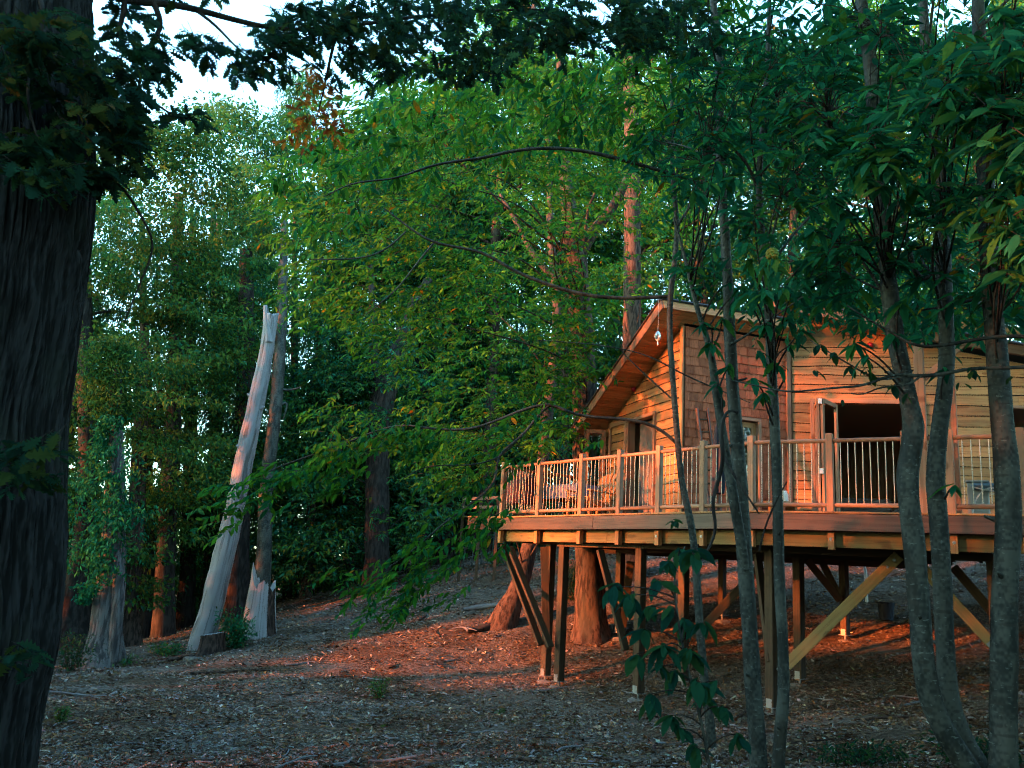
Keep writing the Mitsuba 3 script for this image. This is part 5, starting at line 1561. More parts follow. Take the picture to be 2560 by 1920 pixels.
m2 = thing('forked_big_tree', 'big tree rising behind the deck beside the bargeboard, its trunk forking above the roof', 'tree')
mid_tree(m2, [([(1277, 1385), (1276, 1330), (1272, 1180), (1264, 1000), (1262, 800), (1250, 640), (1240, 540), (1236, 500)], 19.6, [88, 68, 58, 53, 52, 53, 54, 50]),
              ([(1238, 560, 19.6), (1232, 470, 19.7), (1222, 390, 19.8), (1215, 250, 20), (1205, 60, 20)], 19.8, [44, 38, 30, 22, 14]),
              ([(1246, 560, 19.6), (1275, 510, 19.5), (1310, 465, 19.4), (1342, 415, 19.3), (1370, 330, 19.2)], 19.5, [36, 28, 24, 20, 12]),
              ([(1245, 590, 19.6), (1262, 520, 19.4), (1270, 450, 19.2)], 19.5, [14, 10, 5])], 'bark_brown',
         [(1020, 420, 200, 170, 13, 18, 130), (800, 430, 170, 140, 13, 17, 110), (1000, 220, 260, 110, 12, 17, 130), (1280, 260, 170, 150, 13, 18, 95), (700, 620, 110, 90, 14, 18, 50), (820, 650, 120, 80, 14, 18, 44), (760, 290, 140, 90, 12, 16, 64), (640, 450, 70, 90, 13, 16, 34), (1380, 480, 80, 110, 16, 20, 28), (900, 560, 130, 70, 15, 18, 40), (600, 390, 40, 60, 14, 17, 12), (1235, 330, 130, 90, 14, 18, 60), (1375, 240, 80, 120, 15, 20, 50), (1262, 640, 55, 190, 16.3, 18.8, 44), (1240, 420, 90, 90, 15, 18, 36), (880, 720, 130, 100, 15, 19, 46), (960, 980, 90, 80, 16, 20, 36), (730, 900, 70, 50, 16, 20, 12), (1000, 640, 110, 90, 14, 18, 40)],
         GREEN_MID, CHEST_MID, .155, 12, L=.6, limb_r=.03, nlimb=12)
m3 = thing('sunlit_straight_tree', 'straight reddish trunk rising behind the peak of the cabin roof', 'tree')
mid_tree(m3, [([(1368, 1180), (1367, 950), (1365, 700), (1366, 560), (1366, 420), (1362, 200), (1360, -50)], 23.5, [44, 42, 40, 39, 37, 33, 26])], 'bark_brown',
         [(1420, 560, 80, 90, 20, 25, 34), (1340, 330, 120, 130, 21, 26, 54), (1330, 620, 60, 60, 22, 26, 18), (1450, 300, 120, 160, 20, 26, 50)], GREEN_MID, CHEST_MID, .18, 11)
m4 = thing('forked_dark_trunk_tree', 'tree at the wood edge in mid picture whose trunk forks into two dark limbs', 'tree')
mid_tree(m4, [([(812, 1288, 28), (814, 1200, 28), (816, 1000, 28.3), (826, 870, 28.5), (838, 810, 28.5)], 28, [62, 54, 50, 54, 50]),
              ([(836, 830, 28.5), (855, 770, 28.5), (880, 690, 28.6), (930, 600, 28.8)], 28.5, [40, 36, 30, 20]), ([(828, 850, 28.5), (810, 780, 28.5), (805, 700, 28.5), (800, 560, 28.5)], 28.5, [24, 22, 18, 10]), ([(845, 850, 28.6), (862, 760, 28.8), (895, 690, 29)], 28.8, [26, 24, 18])], 'bark_dark',
         [(720, 860, 110, 70, 25, 29, 44), (780, 760, 130, 90, 26, 31, 60), (650, 960, 100, 60, 26, 30, 36), (900, 760, 100, 90, 25, 30, 44), (730, 1100, 120, 80, 26, 30, 54), (870, 1100, 70, 90, 26, 29, 36), (660, 1200, 90, 60, 26, 29, 34), (930, 1080, 70, 70, 25, 28, 30), (860, 750, 70, 90, 24, 27, 40), (810, 930, 60, 60, 25, 27.4, 24), (760, 690, 70, 50, 24, 27.5, 18)], GREEN_FAR, CHEST_MID, .19, 10, mats='far_leaf')
# a rust coloured spray on the oak's long limb
Pb = pxpts([(730, 60, 6.8), (715, 120, 6.9), (700, 190, 7.0), (680, 270, 7.1)], 7)
put(part(f'{oak}__branch'), tube(Pb, [.018, .014, .009, .004], 6, .06, .14, 2.5, 3), 'bark_dark', smooth=True)
C = region(rng, [(690, 205, 40, 70, 6.8, 7.3, 26), (655, 255, 28, 38, 6.9, 7.3, 8), (640, 295, 28, 20, 6.9, 7.3, 5), (725, 270, 35, 26, 6.9, 7.3, 6)])
o = rng.normal(0, 1, (len(C), 3)) * [1, 1, .3]
pos, rot, sz, tw = sprays(rng, C, o / np.linalg.norm(o, axis=1, keepdims=True), .24, 8, .075, .4, radius=.002)
crown_mesh(f'{oak}__rust_leaves', [(OAK, pos, rot, sz, palette(rng, len(pos), *AUTUMN))], None, kind='stuff')
labels[f'{oak}__rust_leaves'] = {'kind': 'stuff', 'label': 'rust coloured autumn leaves beside the sky gap'}

# ------------------------------------------------------------------ the dead tree, stumps and logs
rng = np.random.default_rng(81)
dead = thing('dead_leaning_trunk', 'tall pale barkless dead trunk leaning right, snapped off at the top', 'dead tree')
P = pxpts([(432, 1402), (452, 1330), (475, 1240), (500, 1130), (522, 1020), (545, 910), (566, 810), (580, 730), (586, 678)], 21)
R = [px_r(w, 21) for w in (52, 47, 45, 42, 40, 38, 34, 30, 31)]
P = down_to_ground(P, .3)
m = tube(P, [R[0] * 1.15] + R, 30, .05, .17, 1.5, 12)
v = m[0].copy()
n0 = len(v)
top = v[:, 2] > P[-1][2] - .25
ang = np.arctan2(v[:, 1] - P[-1][1], v[:, 0] - P[-1][0])
v[top, 2] += (np.sin(ang[top] * 2 + .7) * .10 + .20 * (nfbm(np.stack([ang[top] * 2, 0 * ang[top], 0 * ang[top]], -1), 2, 3) - .5)) * np.clip((v[top, 2] - P[-1][2] + .25) / .25, 0, 1)
put(f'{dead}__trunk', (v, m[1], m[2]), 'dead_wood', smooth=True)
for pts, ws in (([(580, 740), (576, 690), (573, 660)], [20, 15, 9]), ([(545, 860), (538, 855), (534, 850)], [9, 6, 4]), ([(520, 970), (511, 962)], [8, 5]), ([(553, 880), (562, 884), (570, 878)], [8, 6, 4]), ([(500, 1120), (508, 1116), (511, 1113)], [16, 11, 5]), ([(470, 1250), (478, 1246)], [18, 8]), ([(568, 800), (575, 797)], [12, 6]), ([(540, 930), (536, 926)], [14, 7])):
    put(part(f'{dead}__stub'), tube(pxpts(pts, 20.9), [px_r(w, 21) for w in ws], 9, .05, .2, 3, 4), 'dead_wood', smooth=True)


def splintered(key, x, y, d, wb, wt, hpx, spike, seed, mat='pale_wood'):
    """A snapped trunk: a flared foot and a ragged, splintered top."""
    base = at(x, y, d)
    base[2] = gz(base[0], base[1]) - .15
    nt, nz = 44, 26
    a = np.linspace(0, 2 * math.pi, nt + 1)
    Ht = hpx * S / F_PX * d
    rr_ = np.random.default_rng(seed)
    jag = 0.72 + 0.5 * (nfbm(np.stack([np.cos(a) * 1.8, np.sin(a) * 1.8, 0 * a + seed], -1), 3, seed) - .5) + spike * np.exp(-((a - 3.6) / .35) ** 2)
    jag[-1] = jag[0]
    s = np.linspace(0, 1, nz)[:, None]
    z = s * jag * Ht
    r = px_r(wb, d) * (1 - s) ** 1.6 + px_r(wt, d) * (1 - (1 - s) ** 1.6)
    lump = 1 + .22 * (nfbm(np.stack([np.cos(a)[None] * 2.2 + 0 * s, np.sin(a)[None] * 2.2 + 0 * s, z * .5], -1), 3, seed + 3) - .5) - .14 * np.exp(-((a - 5.3) / .12) ** 2)
    V = np.stack([np.cos(a) * r * lump, np.sin(a) * r * lump * .8, z], -1)
    inner = np.stack([np.cos(a) * r[-1] * .55, np.sin(a) * r[-1] * .45, z[-1] * .8], -1)
    V = np.concatenate([V.reshape(-1, 3), inner, [[0, 0, Ht * .45]]])
    k = nt + 1
    i, j = np.meshgrid(np.arange(nz), np.arange(nt), indexing='ij')
    q = np.stack([i * k + j, i * k + j + 1, (i + 1) * k + j + 1, (i + 1) * k + j], -1).reshape(-1, 4)
    f = np.vstack([q[:, [0, 1, 2]], q[:, [0, 2, 3]], np.stack([nz * k + np.arange(nt), nz * k + np.arange(nt) + 1, np.full(nt, len(V) - 1)], 1)])
    uv = np.concatenate([np.stack([z, np.broadcast_to(a * r.mean(), z.shape)], -1).reshape(-1, 2), np.stack([z[-1] * .8, a * .2], -1), [[0, 0]]])
    am = np.arctan2(V[f].mean(1)[:, 1], V[f].mean(1)[:, 0])
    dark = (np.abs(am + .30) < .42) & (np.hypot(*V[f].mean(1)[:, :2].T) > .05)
    put(key, (V + base, f[~dark], uv), mat, smooth=True)
    put(key.replace('__trunk', '__hollow_side'), (V * [.97, .97, 1] + base, f[dark]), 'bark_brown', smooth=True)  # faces on one side take the darker brown material


st1 = thing('splintered_tall_stump', 'broken tall stump with a splintered pale top and a dark brown side', 'stump')
splintered(f'{st1}__trunk', 556, 1378, 21.9, 84, 52, 155, .42, 5)
st2 = thing('low_cut_stump', 'low sawn stump with a flat pale top beside the green shrub', 'stump')
b = at(453, 1432, 20.2)
b[2] = gz(b[0], b[1]) - .1
hh = 0.52
a = np.linspace(0, 2 * math.pi, 37)[:-1]
prof = []
for z, k in ((0, 1.35), (.15, 1.12), (.32, 1.0), (hh - .02, .97), (hh, .94)):
    rr_ = .27 * k * (1 + .22 * (nfbm(np.stack([np.cos(a) * 1.7, np.sin(a) * 1.7, 0 * a + z * .6], -1), 3, 8) - .5))
    prof.append(np.stack([np.cos(a) * rr_, np.sin(a) * rr_, 0 * a + z + .05 * np.cos(a) * (z / hh)], -1))
V = np.concatenate(prof)
i, j = np.meshgrid(np.arange(4), np.arange(36), indexing='ij')
q = np.stack([i * 36 + j, i * 36 + (j + 1) % 36, (i + 1) * 36 + (j + 1) % 36, (i + 1) * 36 + j], -1).reshape(-1, 4)
put(f'{st2}__trunk', (V + b, q, np.stack([V[:, 2], np.tile(a * .27, 5)], 1)), 'bark_brown', smooth=30 if False else False)
c_ = np.vstack([prof[-1] + [0, 0, .002], [[0, 0, hh + .004]]])
put(f'{st2}__cut_face', (c_ + b, np.stack([np.arange(36), (np.arange(36) + 1) % 36, np.full(36, 36)], 1), np.stack([np.hypot(c_[:, 0], c_[:, 1]) * .3, np.hypot(c_[:, 0], c_[:, 1]) * 3], 1)), 'dead_wood')
lg = thing('fallen_log', 'dark fallen log with pale roots lying by the foot of the leaning red trunk', 'log')
P = pxpts([(1012, 1338, 20.2), (1040, 1328, 20.3), (1070, 1312, 20.5), (1098, 1296, 20.8)], 20)
P[:, 2] = [gz(p[0], p[1]) + .07 for p in P]
put(f'{lg}__trunk', tube(P, [.05, .085, .10, .09], 9, .08, .25, 3, 2), 'bark_dark', smooth=True)
for k in range(5):
    q = P[0] + rng.normal(0, .12, 3) * [1, 1, .2]
    put(part(f'{lg}__root'), tube([P[0], (P[0] + q) / 2 + [0, 0, .05], q + rng.normal(0, .25, 3) * [1, 1, .1]], [.03, .02, .008], 6, .05, .2, 4, k), 'dead_wood', smooth=True)
lg2 = thing('pale_fallen_branch', 'pale weathered branch lying on the ground behind the dark log', 'branch')
P = pxpts([(1000, 1310, 22.0), (1030, 1305, 22.2), (1075, 1303, 22.3)], 22)
P[:, 2] = [gz(p[0], p[1]) + .05 for p in P]
put(lg2, tube(P, [.04, .07, .05], 8, .08, .25, 3, 2), 'dead_wood', smooth=True)
lg3 = thing('short_dead_branch', 'thin forked dead branch lying left of the low cut stump', 'branch')
P = pxpts([(362, 1428, 19.3), (385, 1424, 19.4), (412, 1412, 19.6)], 19)
P[:, 2] = [gz(p[0], p[1]) + .05 for p in P]
put(f'{lg3}__stem', tube(P, [.045, .04, .03], 8, .06, .25, 3, 2), 'bark_brown', smooth=True)
put(f'{lg3}__fork', tube([P[1], P[1] + [.25, -.1, .10], P[1] + [.5, -.12, .07]], [.03, .02, .01], 6, .06, .2, 3, 1), 'bark_brown', smooth=True)
rk = thing('pale_stone', 'pale flat stone half sunk in the mulch left of the stump', 'stone')
b = at(415, 1441, 19.4)
b[2] = gz(b[0], b[1]) + .03
ic = trimesh.creation.icosphere(3, 1.0)
iv = np.array(ic.vertices)
put(rk, (b + iv * [.22, .15, .07] * (1 + .4 * (nfbm(iv * 1.7, 3, 2) - .5))[:, None], np.array(ic.faces)), 'concrete')

# sticks strewn on the mulch
for k in range(90):
    d = 7.5 * (24 / 7.5) ** rng.random()
    x = rng.uniform(-.55, .55) * d
    a = rng.uniform(0, 3.1)
    L_ = rng.uniform(.2, .7) * (1 + 1.3 * (rng.random() < .15))
    u = np.array([math.cos(a), math.sin(a), 0])
    pts = [np.array([x, d, 0]) + u * L_ * s + rng.normal(0, .03, 3) for s in (-.5, -.1, .25, .5)]
    pts = [np.array([p[0], p[1], gz(p[0], p[1]) + .022]) for p in pts]
    s = numbered('fallen_stick')
    put(s, tube(pts, np.array([.011, .010, .008, .005]) * rng.uniform(.6, 1.5) * (1 + L_ * .5), 6, .06, .2, 4, k), 'dead_wood' if rng.random() < .45 else 'bark_brown', smooth=True)
    labels[s] = {'label': 'thin dry stick lying on the bark mulch', 'category': 'stick', 'group': 'dry sticks scattered over the mulch'}

# ------------------------------------------------------------------ shrubs and small plants
def shrub(name, label, x, y, d, rad, hgt, n, size, cols, seed, templates=CHEST_MID, cat='shrub', stems=9):
    rg = np.random.default_rng(seed)
    key = thing(name, label, cat)
    b = at(x, y, d)
    b[2] = gz(b[0], b[1])
    ends, tw = [], []
    for k in range(stems):
        a = rg.uniform(0, 6.28)
        e = b + [rad * math.cos(a) * rg.uniform(.1, .9), rad * math.sin(a) * rg.uniform(.1, .9), hgt * rg.uniform(.45, 1)]
        tw.append(tube([b - [0, 0, .03], (b + e) / 2 + rg.normal(0, .06 * rad, 3), e], [.012 * (rad + .2), .009 * (rad + .2), .004], 5, .08)[:2])
        ends.append(e)
    put(f'{key}__stems', join(tw), 'bark_brown', smooth=True)
    ends = np.array(ends)
    base = ends[rg.integers(0, stems, n)]
    s = rg.random((n, 1)) ** .6
    pos = b + (base - b) * s + rg.normal(0, .20, (n, 3)) * [rad, rad, hgt * .6]
    pos[:, 2] = np.maximum(pos[:, 2], b[2] + .03)
    ax = (pos - b) * [1, 1, .4] + rg.normal(0, .5 * rad, (n, 3))
    nor = rg.normal(0, .5, (n, 3)) + [0, 0, 1]
    sz = size * rg.uniform(.6, 1.2, n)
    v, f, c = scatter(templates, pos, rots(ax, nor), sz, palette(rg, n, *cols), rg)
    put(f'{key}__leaves', (v, f), 'leaf', color=c)
    labels[f'{key}__leaves'] = {'kind': 'stuff', 'label': 'leaves'}
    return key


shrub('laurel_shrub', 'bright green shrub between the low stump and the splintered stump', 508, 1408, 20.6, .50, .78, 1500, .10, GREEN_TEAL, 1)
shrub('bracken_tuft', 'yellow-green fern tuft standing alone on the open mulch slope', 822, 1462, 15.2, .20, .30, 380, .055, GREEN_YEW, 2, cat='fern')
shrub('bracken_tuft', 'small yellow-green tuft at the lower left edge of the slope', 122, 1618, 11.6, .12, .22, 220, .05, GREEN_YEW, 3, cat='fern')
shrub('low_bramble', 'low bramble patch at the foot of the dead leaning trunk', 345, 1418, 20.6, .75, .22, 700, .08, GREEN_FAR, 4)
shrub('low_bramble', 'low bramble patch by the foot of the ivy covered trunk', 262, 1440, 19.0, .45, .20, 300, .08, GREEN_YEW, 5)
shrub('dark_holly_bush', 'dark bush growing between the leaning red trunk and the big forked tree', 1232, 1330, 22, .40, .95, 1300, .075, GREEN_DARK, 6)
shrub('low_bramble', 'small green plant behind the left end of the deck', 1072, 1228, 28.5, .55, .5, 360, .10, GREEN_FAR, 7)
shrub('low_bramble', 'green tuft at the foot of the forked dark trunk', 775, 1290, 27.6, .5, .4, 320, .10, GREEN_FAR, 8)
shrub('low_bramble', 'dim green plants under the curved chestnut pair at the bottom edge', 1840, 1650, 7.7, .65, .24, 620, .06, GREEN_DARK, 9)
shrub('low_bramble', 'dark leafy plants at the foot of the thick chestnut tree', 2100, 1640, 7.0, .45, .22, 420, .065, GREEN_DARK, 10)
shrub('low_bramble', 'bright low plants on the bank behind the deck posts', 1520, 1205, 24.5, .7, .35, 420, .10, GREEN_MID, 12)
shrub('seedling', 'tiny seedling on the mulch in front of the fern tuft', 1080, 1490, 14.5, .10, .12, 60, .05, GREEN_YEW, 13, stems=4, cat='plant')
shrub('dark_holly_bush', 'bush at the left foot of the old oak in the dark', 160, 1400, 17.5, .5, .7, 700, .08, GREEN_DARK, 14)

# ------------------------------------------------------------------ the wood behind
DIAMOND = [(np.array([[0, 0, 0], [.45, .27, .09], [1, 0, -.12], [.45, -.27, .09]]), np.array([[0, 2, 1], [0, 3, 2]])), (np.array([[0, 0, 0], [.5, .24, .02], [1, .05, -.25], [.5, -.22, .12]]), np.array([[0, 2, 1], [0, 3, 2]]))]


def far_crown(seed, H, R, low, nclump, per, size, cols, layer=.34, vary=.3, cr=(.75, 1.5)):
    rg = np.random.default_rng(seed)
    u = low + (1 - low) * rg.random(nclump) ** .85
    prof = np.clip(np.sin(np.clip((u - low) / (1 - low), 0.02, .98) * math.pi) ** .6, .25, 1)
    a, rad = rg.uniform(0, 6.283, nclump), R * prof * np.sqrt(rg.random(nclump)) * (.55 + .6 * rg.random(nclump))
    cen = np.stack([rad * np.cos(a), rad * np.sin(a), u * H], 1)
    cs = rg.uniform(*cr, nclump)
    g = rg.normal(0, 1, (nclump, per, 3))
    g /= np.linalg.norm(g, axis=2, keepdims=True)
    g *= (rg.random((nclump, per, 1)) ** .45)
    pos = (cen[:, None] + g * cs[:, None, None] * [1, 1, layer]).reshape(-1, 3)
    pos[:, 2] -= .10 * (np.hypot(pos[:, 0], pos[:, 1]) - np.repeat(rad, per)).clip(0) ** 2
    n = len(pos)
    ax = g.reshape(-1, 3) * [1, 1, .2] + rg.normal(0, .5, (n, 3)) - [0, 0, .25]
    nor = rg.normal(0, .38, (n, 3)) + [0, 0, 1]
    tone = np.repeat(1 + .32 * rg.standard_normal((nclump, 1)).clip(-2, 2), per, 0)
    col = np.clip(palette(rg, n, *cols, .16) * tone, .004, .5)
    v, f, c = scatter(DIAMOND, pos, rots(ax, nor), size * rg.uniform(.6, 1.25, n), col, rg)
    return mikit.ply((v, f), 'far_leaf', False, color=c), cen


def far_trunk(seed, H, r0, cen, mat):
    rg = np.random.default_rng(seed)
    top = np.array([rg.normal(0, .5), rg.normal(0, .5), H * .93])
    P = np.array([[0, 0, -.5], [rg.normal(0, .12), rg.normal(0, .12), H * .3], [rg.normal(0, .3), rg.normal(0, .3), H * .62], top])
    ms = [tube(P, [r0 * 1.3, r0 * .85, r0 * .6, r0 * .12], 9, .6, .10, .8, seed)]
    L_ = spline(P, .4)[0]
    for c in cen[rg.choice(len(cen), min(26, len(cen)), replace=False)]:
        s = L_[np.argmin(np.abs(L_[:, 2] - (c[2] - .35 * np.hypot(*c[:2]))))]
        ms.append(tube([s, (s + c) / 2 + [0, 0, .25], c], [r0 * .30, r0 * .18, r0 * .05], 5, .6, .1, 1, seed, cap=False))
    return mikit.ply(join([m[:2] for m in ms]), mat, True)


KINDS = {}
for nm, seed, H, R, low, nc, per, size, cols, layer, mat in (
        ('broad_a', 1, 19, 4.2, .22, 92, 190, .205, GREEN_FAR, .34, 'bark_brown'), ('broad_b', 2, 17, 3.8, .10, 88, 190, .205, GREEN_FAR, .30, 'bark_dark'),
        ('broad_c', 3, 21, 4.4, .30, 98, 190, .205, GREEN_MID, .34, 'bark_brown'), ('fine_a', 4, 17, 3.4, .14, 105, 150, .17, GREEN_YEW, .22, 'bark_dark'),
        ('fine_b', 5, 15, 3.0, .08, 95, 150, .16, GREEN_YEW, .22, 'bark_dark'), ('sparse', 8, 19, 4.3, .26, 46, 150, .22, GREEN_MID, .34, 'bark_brown'), ('under', 6, 6.0, 3.2, .05, 64, 270, .135, GREEN_FAR, .34, 'bark_dark'), ('under_b', 7, 4.5, 2.6, .04, 52, 270, .125, GREEN_FAR, .3, 'bark_dark')):
    crown, cen = far_crown(seed, H, R, low, nc, per, size, cols, layer)
    scene[f'group_{nm}_crown'] = {'type': 'shapegroup', 'crown': crown}
    scene[f'group_{nm}_trunk'] = {'type': 'shapegroup', 'trunk': far_trunk(seed, H, .26 if H > 8 else .07, cen, mat)}


def far_tree(name, kind, x, y, scale, rz, label, cat='tree', group=None, sink=0.1):
    key = thing(name, label, cat, group)
    to = T().translate([x, y, gz(x, y) - sink]).rotate([0, 0, 1], rz).scale([scale, scale, scale])
    for p in ('trunk', 'crown'):
        scene[f'{key}__{p}'] = {'type': 'instance', 'to_world': to, 'shapegroup': {'type': 'ref', 'id': f'group_{kind}_{p}'}}
    labels[f'{key}__crown'] = {'kind': 'stuff', 'label': 'foliage'}
    return key


# trees whose trunks can be told apart at the left
rng = np.random.default_rng(91)


def wood_trunk(name, label, pts, d, ws, mat, sides=14, branches=(), crown=None, rough=.1):
    key = thing(name, label, 'tree')
    P = pxpts(pts, d)
    R = [px_r(w, p[1]) for w, p in zip(ws, P)]
    trunk(f'{key}__trunk', P, R, mat, sides, .15, rough, 1.0, len(pts) + int(d), flare=.35)
    for bp_, bw in branches:
        Q = pxpts(bp_, d)
        put(part(f'{key}__branch'), tube(Q, [px_r(w, p[1]) for w, p in zip(bw, Q)], 8, .12, .12, 2, 3), mat, smooth=True)
    if crown:
        kind, s, rz = crown
        x, y = P[0][0], P[0][1]
        scene[f'{key}__crown'] = {'type': 'instance', 'to_world': T().translate([x, y, gz(x, y)]).rotate([0, 0, 1], rz).scale(list(s) if isinstance(s, tuple) else [s, s, s]), 'shapegroup': {'type': 'ref', 'id': f'group_{kind}_crown'}}
        labels[f'{key}__crown'] = {'kind': 'stuff', 'label': 'foliage'}
    return key


wood_trunk('dark_gate_tree', 'black trunk with a fat foot just right of the old oak', [(150, 1400), (152, 1330), (172, 1240), (186, 1120), (192, 960), (186, 800), (180, 640), (178, 480)], 23, [104, 86, 48, 44, 42, 40, 36, 28], 'bark_dark', crown=('fine_a', .86, 40), branches=[([(186, 1180), (150, 1150), (110, 1160)], [14, 9, 4]), ([(190, 1010), (230, 980), (280, 985)], [12, 8, 3])])
wood_trunk('slim_shadow_tree', 'slim dim trunk with a pale foot behind the ivy covered tree', [(274, 1402), (280, 1300), (292, 1150), (300, 1000), (306, 860), (312, 700)], 23.5, [56, 40, 36, 32, 28, 20], 'bark_brown', crown=('fine_b', 1.0, 120))
wood_trunk('upright_dark_tree', 'dark upright tree midway between the ivy covered tree and the dead trunk', [(352, 1372), (356, 1250), (364, 1100), (372, 950), (378, 800), (382, 600), (386, 420)], 26, [46, 40, 38, 36, 34, 28, 20], 'bark_dark', crown=('fine_a', (.95, .95, 1.0), 200), branches=[([(358, 1010), (330, 930), (318, 830), (316, 740)], [22, 24, 20, 12]), ([(326, 960), (345, 880), (340, 780), (346, 730)], [12, 12, 10, 8])])
wood_trunk('dead_trunk_neighbour', 'dark straight trunk just behind the dead leaning trunk', [(508, 1345), (514, 1200), (522, 1050), (530, 850), (532, 680), (532, 540)], 27.5, [58, 46, 44, 42, 36, 28], 'bark_dark', crown=('broad_a', (.52, .52, .98), 10))
wood_trunk('snapped_grey_tree', 'slim grey trunk with a snapped branch, right of the dead trunk', [(560, 1290), (570, 1200), (573, 1080), (590, 930), (602, 800), (608, 700), (612, 580), (614, 470)], 24, [38, 32, 30, 28, 27, 25, 20, 14], 'bark_pole', branches=[([(598, 850), (590, 815), (570, 800)], [16, 10, 4]), ([(600, 880), (618, 870), (612, 905)], [6, 5, 3]), ([(600, 840), (630, 842), (650, 836)], [7, 5, 3])])
wood_trunk('thin_wood_tree', 'thin trunk in the shade between the dead trunk and the forked tree', [(662, 1290), (668, 1200), (672, 1100), (676, 950), (678, 800)], 30, [30, 22, 20, 18, 12], 'bark_brown', crown=('under', 1.4, 60))
wood_trunk('thin_wood_tree', 'thin brown trunk left of the forked dark tree at the wood edge', [(752, 1278), (758, 1200), (760, 1100), (764, 950)], 31, [34, 26, 22, 18], 'bark_brown', crown=('broad_b', .9, 260))

r3 = np.random.default_rng(444)
for px_, py_, d_, w_, lean, crown_ in ((100, 1385, 27, 26, 10, 'broad_b'), (322, 1378, 29, 24, -6, 'fine_b'), (398, 1365, 30, 30, 8, 'broad_a'), (440, 1352, 31, 22, 14, 'fine_a'), (470, 1345, 33, 26, -4, 'broad_b'), (625, 1310, 32, 20, 6, 'broad_a'), (700, 1296, 33, 24, -10, 'broad_b'), (905, 1262, 32, 22, 8, 'broad_a'), (960, 1250, 33, 26, 4, 'broad_b'), (1040, 1225, 34, 22, -6, 'broad_a')):
    kx = wood_trunk('slim_wood_tree', 'slim tall trunk among the leaves of the dim wood', [(px_, py_), (px_ + lean, py_ - 180), (px_ + lean * 1.2 + 4, py_ - 420), (px_ + lean * 1.9, py_ - 700), (px_ + lean * 2.4, py_ - 900)], d_, [w_ * 1.3, w_, w_ * .9, w_ * .72, w_ * .45], 'bark_dark' if r3.random() < .6 else 'bark_brown', crown=(crown_, (.4, .4, .9), r3.uniform(0, 360)))
    labels[kx]['group'] = 'slim trunks in the dim wood'

# the ivy covered trunk
ivy = thing('ivy_covered_trunk', 'pale split trunk wrapped in ivy, broken off short, right of the old oak', 'tree')
P = pxpts([(222, 1442), (228, 1360), (238, 1260), (246, 1120), (250, 960), (250, 860), (252, 800)], 19)
trunk(f'{ivy}__trunk', P, [px_r(w, 19) for w in (84, 62, 56, 46, 30, 28, 22)], 'grey_wood', 20, .08, .16, 1.0, 5, flare=.3)
put(f'{ivy}__split_limb', tube(pxpts([(246, 1430, 18.8), (252, 1340, 18.8), (256, 1250, 18.85), (250, 1180, 18.9)], 18.8), [px_r(w, 18.8) for w in (26, 26, 28, 22)], 10, .08, .15, 1.5, 4), 'grey_wood', smooth=True)
Lp = spline(P, .05)[0]
n = 11000
w = rng.random(n)
yy = np.where(rng.random(n) < .85, rng.uniform(905, 1230, n), rng.uniform(1200, 1300, n))
lump = nfbm(np.stack([yy / 38, 0 * yy, 0 * yy], -1), 2, 3)
pos = np.array([at(x, y, 19) for x, y in zip(244 + rng.normal(0, 1, n) * np.interp(yy, [900, 960, 1040, 1130, 1210, 1290], [10, 24, 34, 36, 36, 12]) * (.45 + 1.1 * lump) - np.interp(yy, [900, 1150, 1290], [0, 4, 34]) + 26 * (lump - .5), yy)])
pos[:, 1] += rng.uniform(-.6, .05, n)
keep = nfbm(np.stack([pos[:, 0] * 4.5, pos[:, 1] * 3, pos[:, 2] * 1.7], -1), 3, 6) > .47
pos, n = pos[keep], int(keep.sum())
ax = rng.normal(0, .6, (n, 3)) - [0, .3, .7]
nor = rng.normal(0, .4, (n, 3)) + [0, -.8, .5]
v, f, c = scatter(CHEST_MID, pos, rots(ax, nor), .10 * rng.uniform(.45, 1.4, n), palette(rng, n, [(0.010, 0.115, .062), (.018, .14, .06), (.035, .14, .03)], [3, 3, 1]), rng)
put(f'{ivy}__ivy', (v, f), 'leaf', color=c)
n = 8000
yy = rng.uniform(735, 905, n)
pos = np.array([at(x, y, 19) for x, y in zip(246 + rng.normal(0, 1, n) * np.interp(yy, [735, 800, 870, 905], [22, 36, 30, 12]), yy)])
pos[:, 1] += rng.uniform(-.5, .5, n)
ax = rng.normal(0, .7, (n, 3)) - [0, 0, .3]
v, f, c = scatter(CHEST_MID, pos, rots(ax, rng.normal(0, .5, (n, 3)) + [0, 0, 1]), .10 * rng.uniform(.6, 1.3, n), palette(rng, n, *GREEN_YEW), rng)
put(f'{ivy}__top_growth', (v, f), 'leaf', color=c)
for k in ('ivy', 'top_growth'):
    labels[f'{ivy}__{k}'] = {'kind': 'stuff', 'label': 'ivy leaves' if k == 'ivy' else 'tuft of shoots at the broken top'}

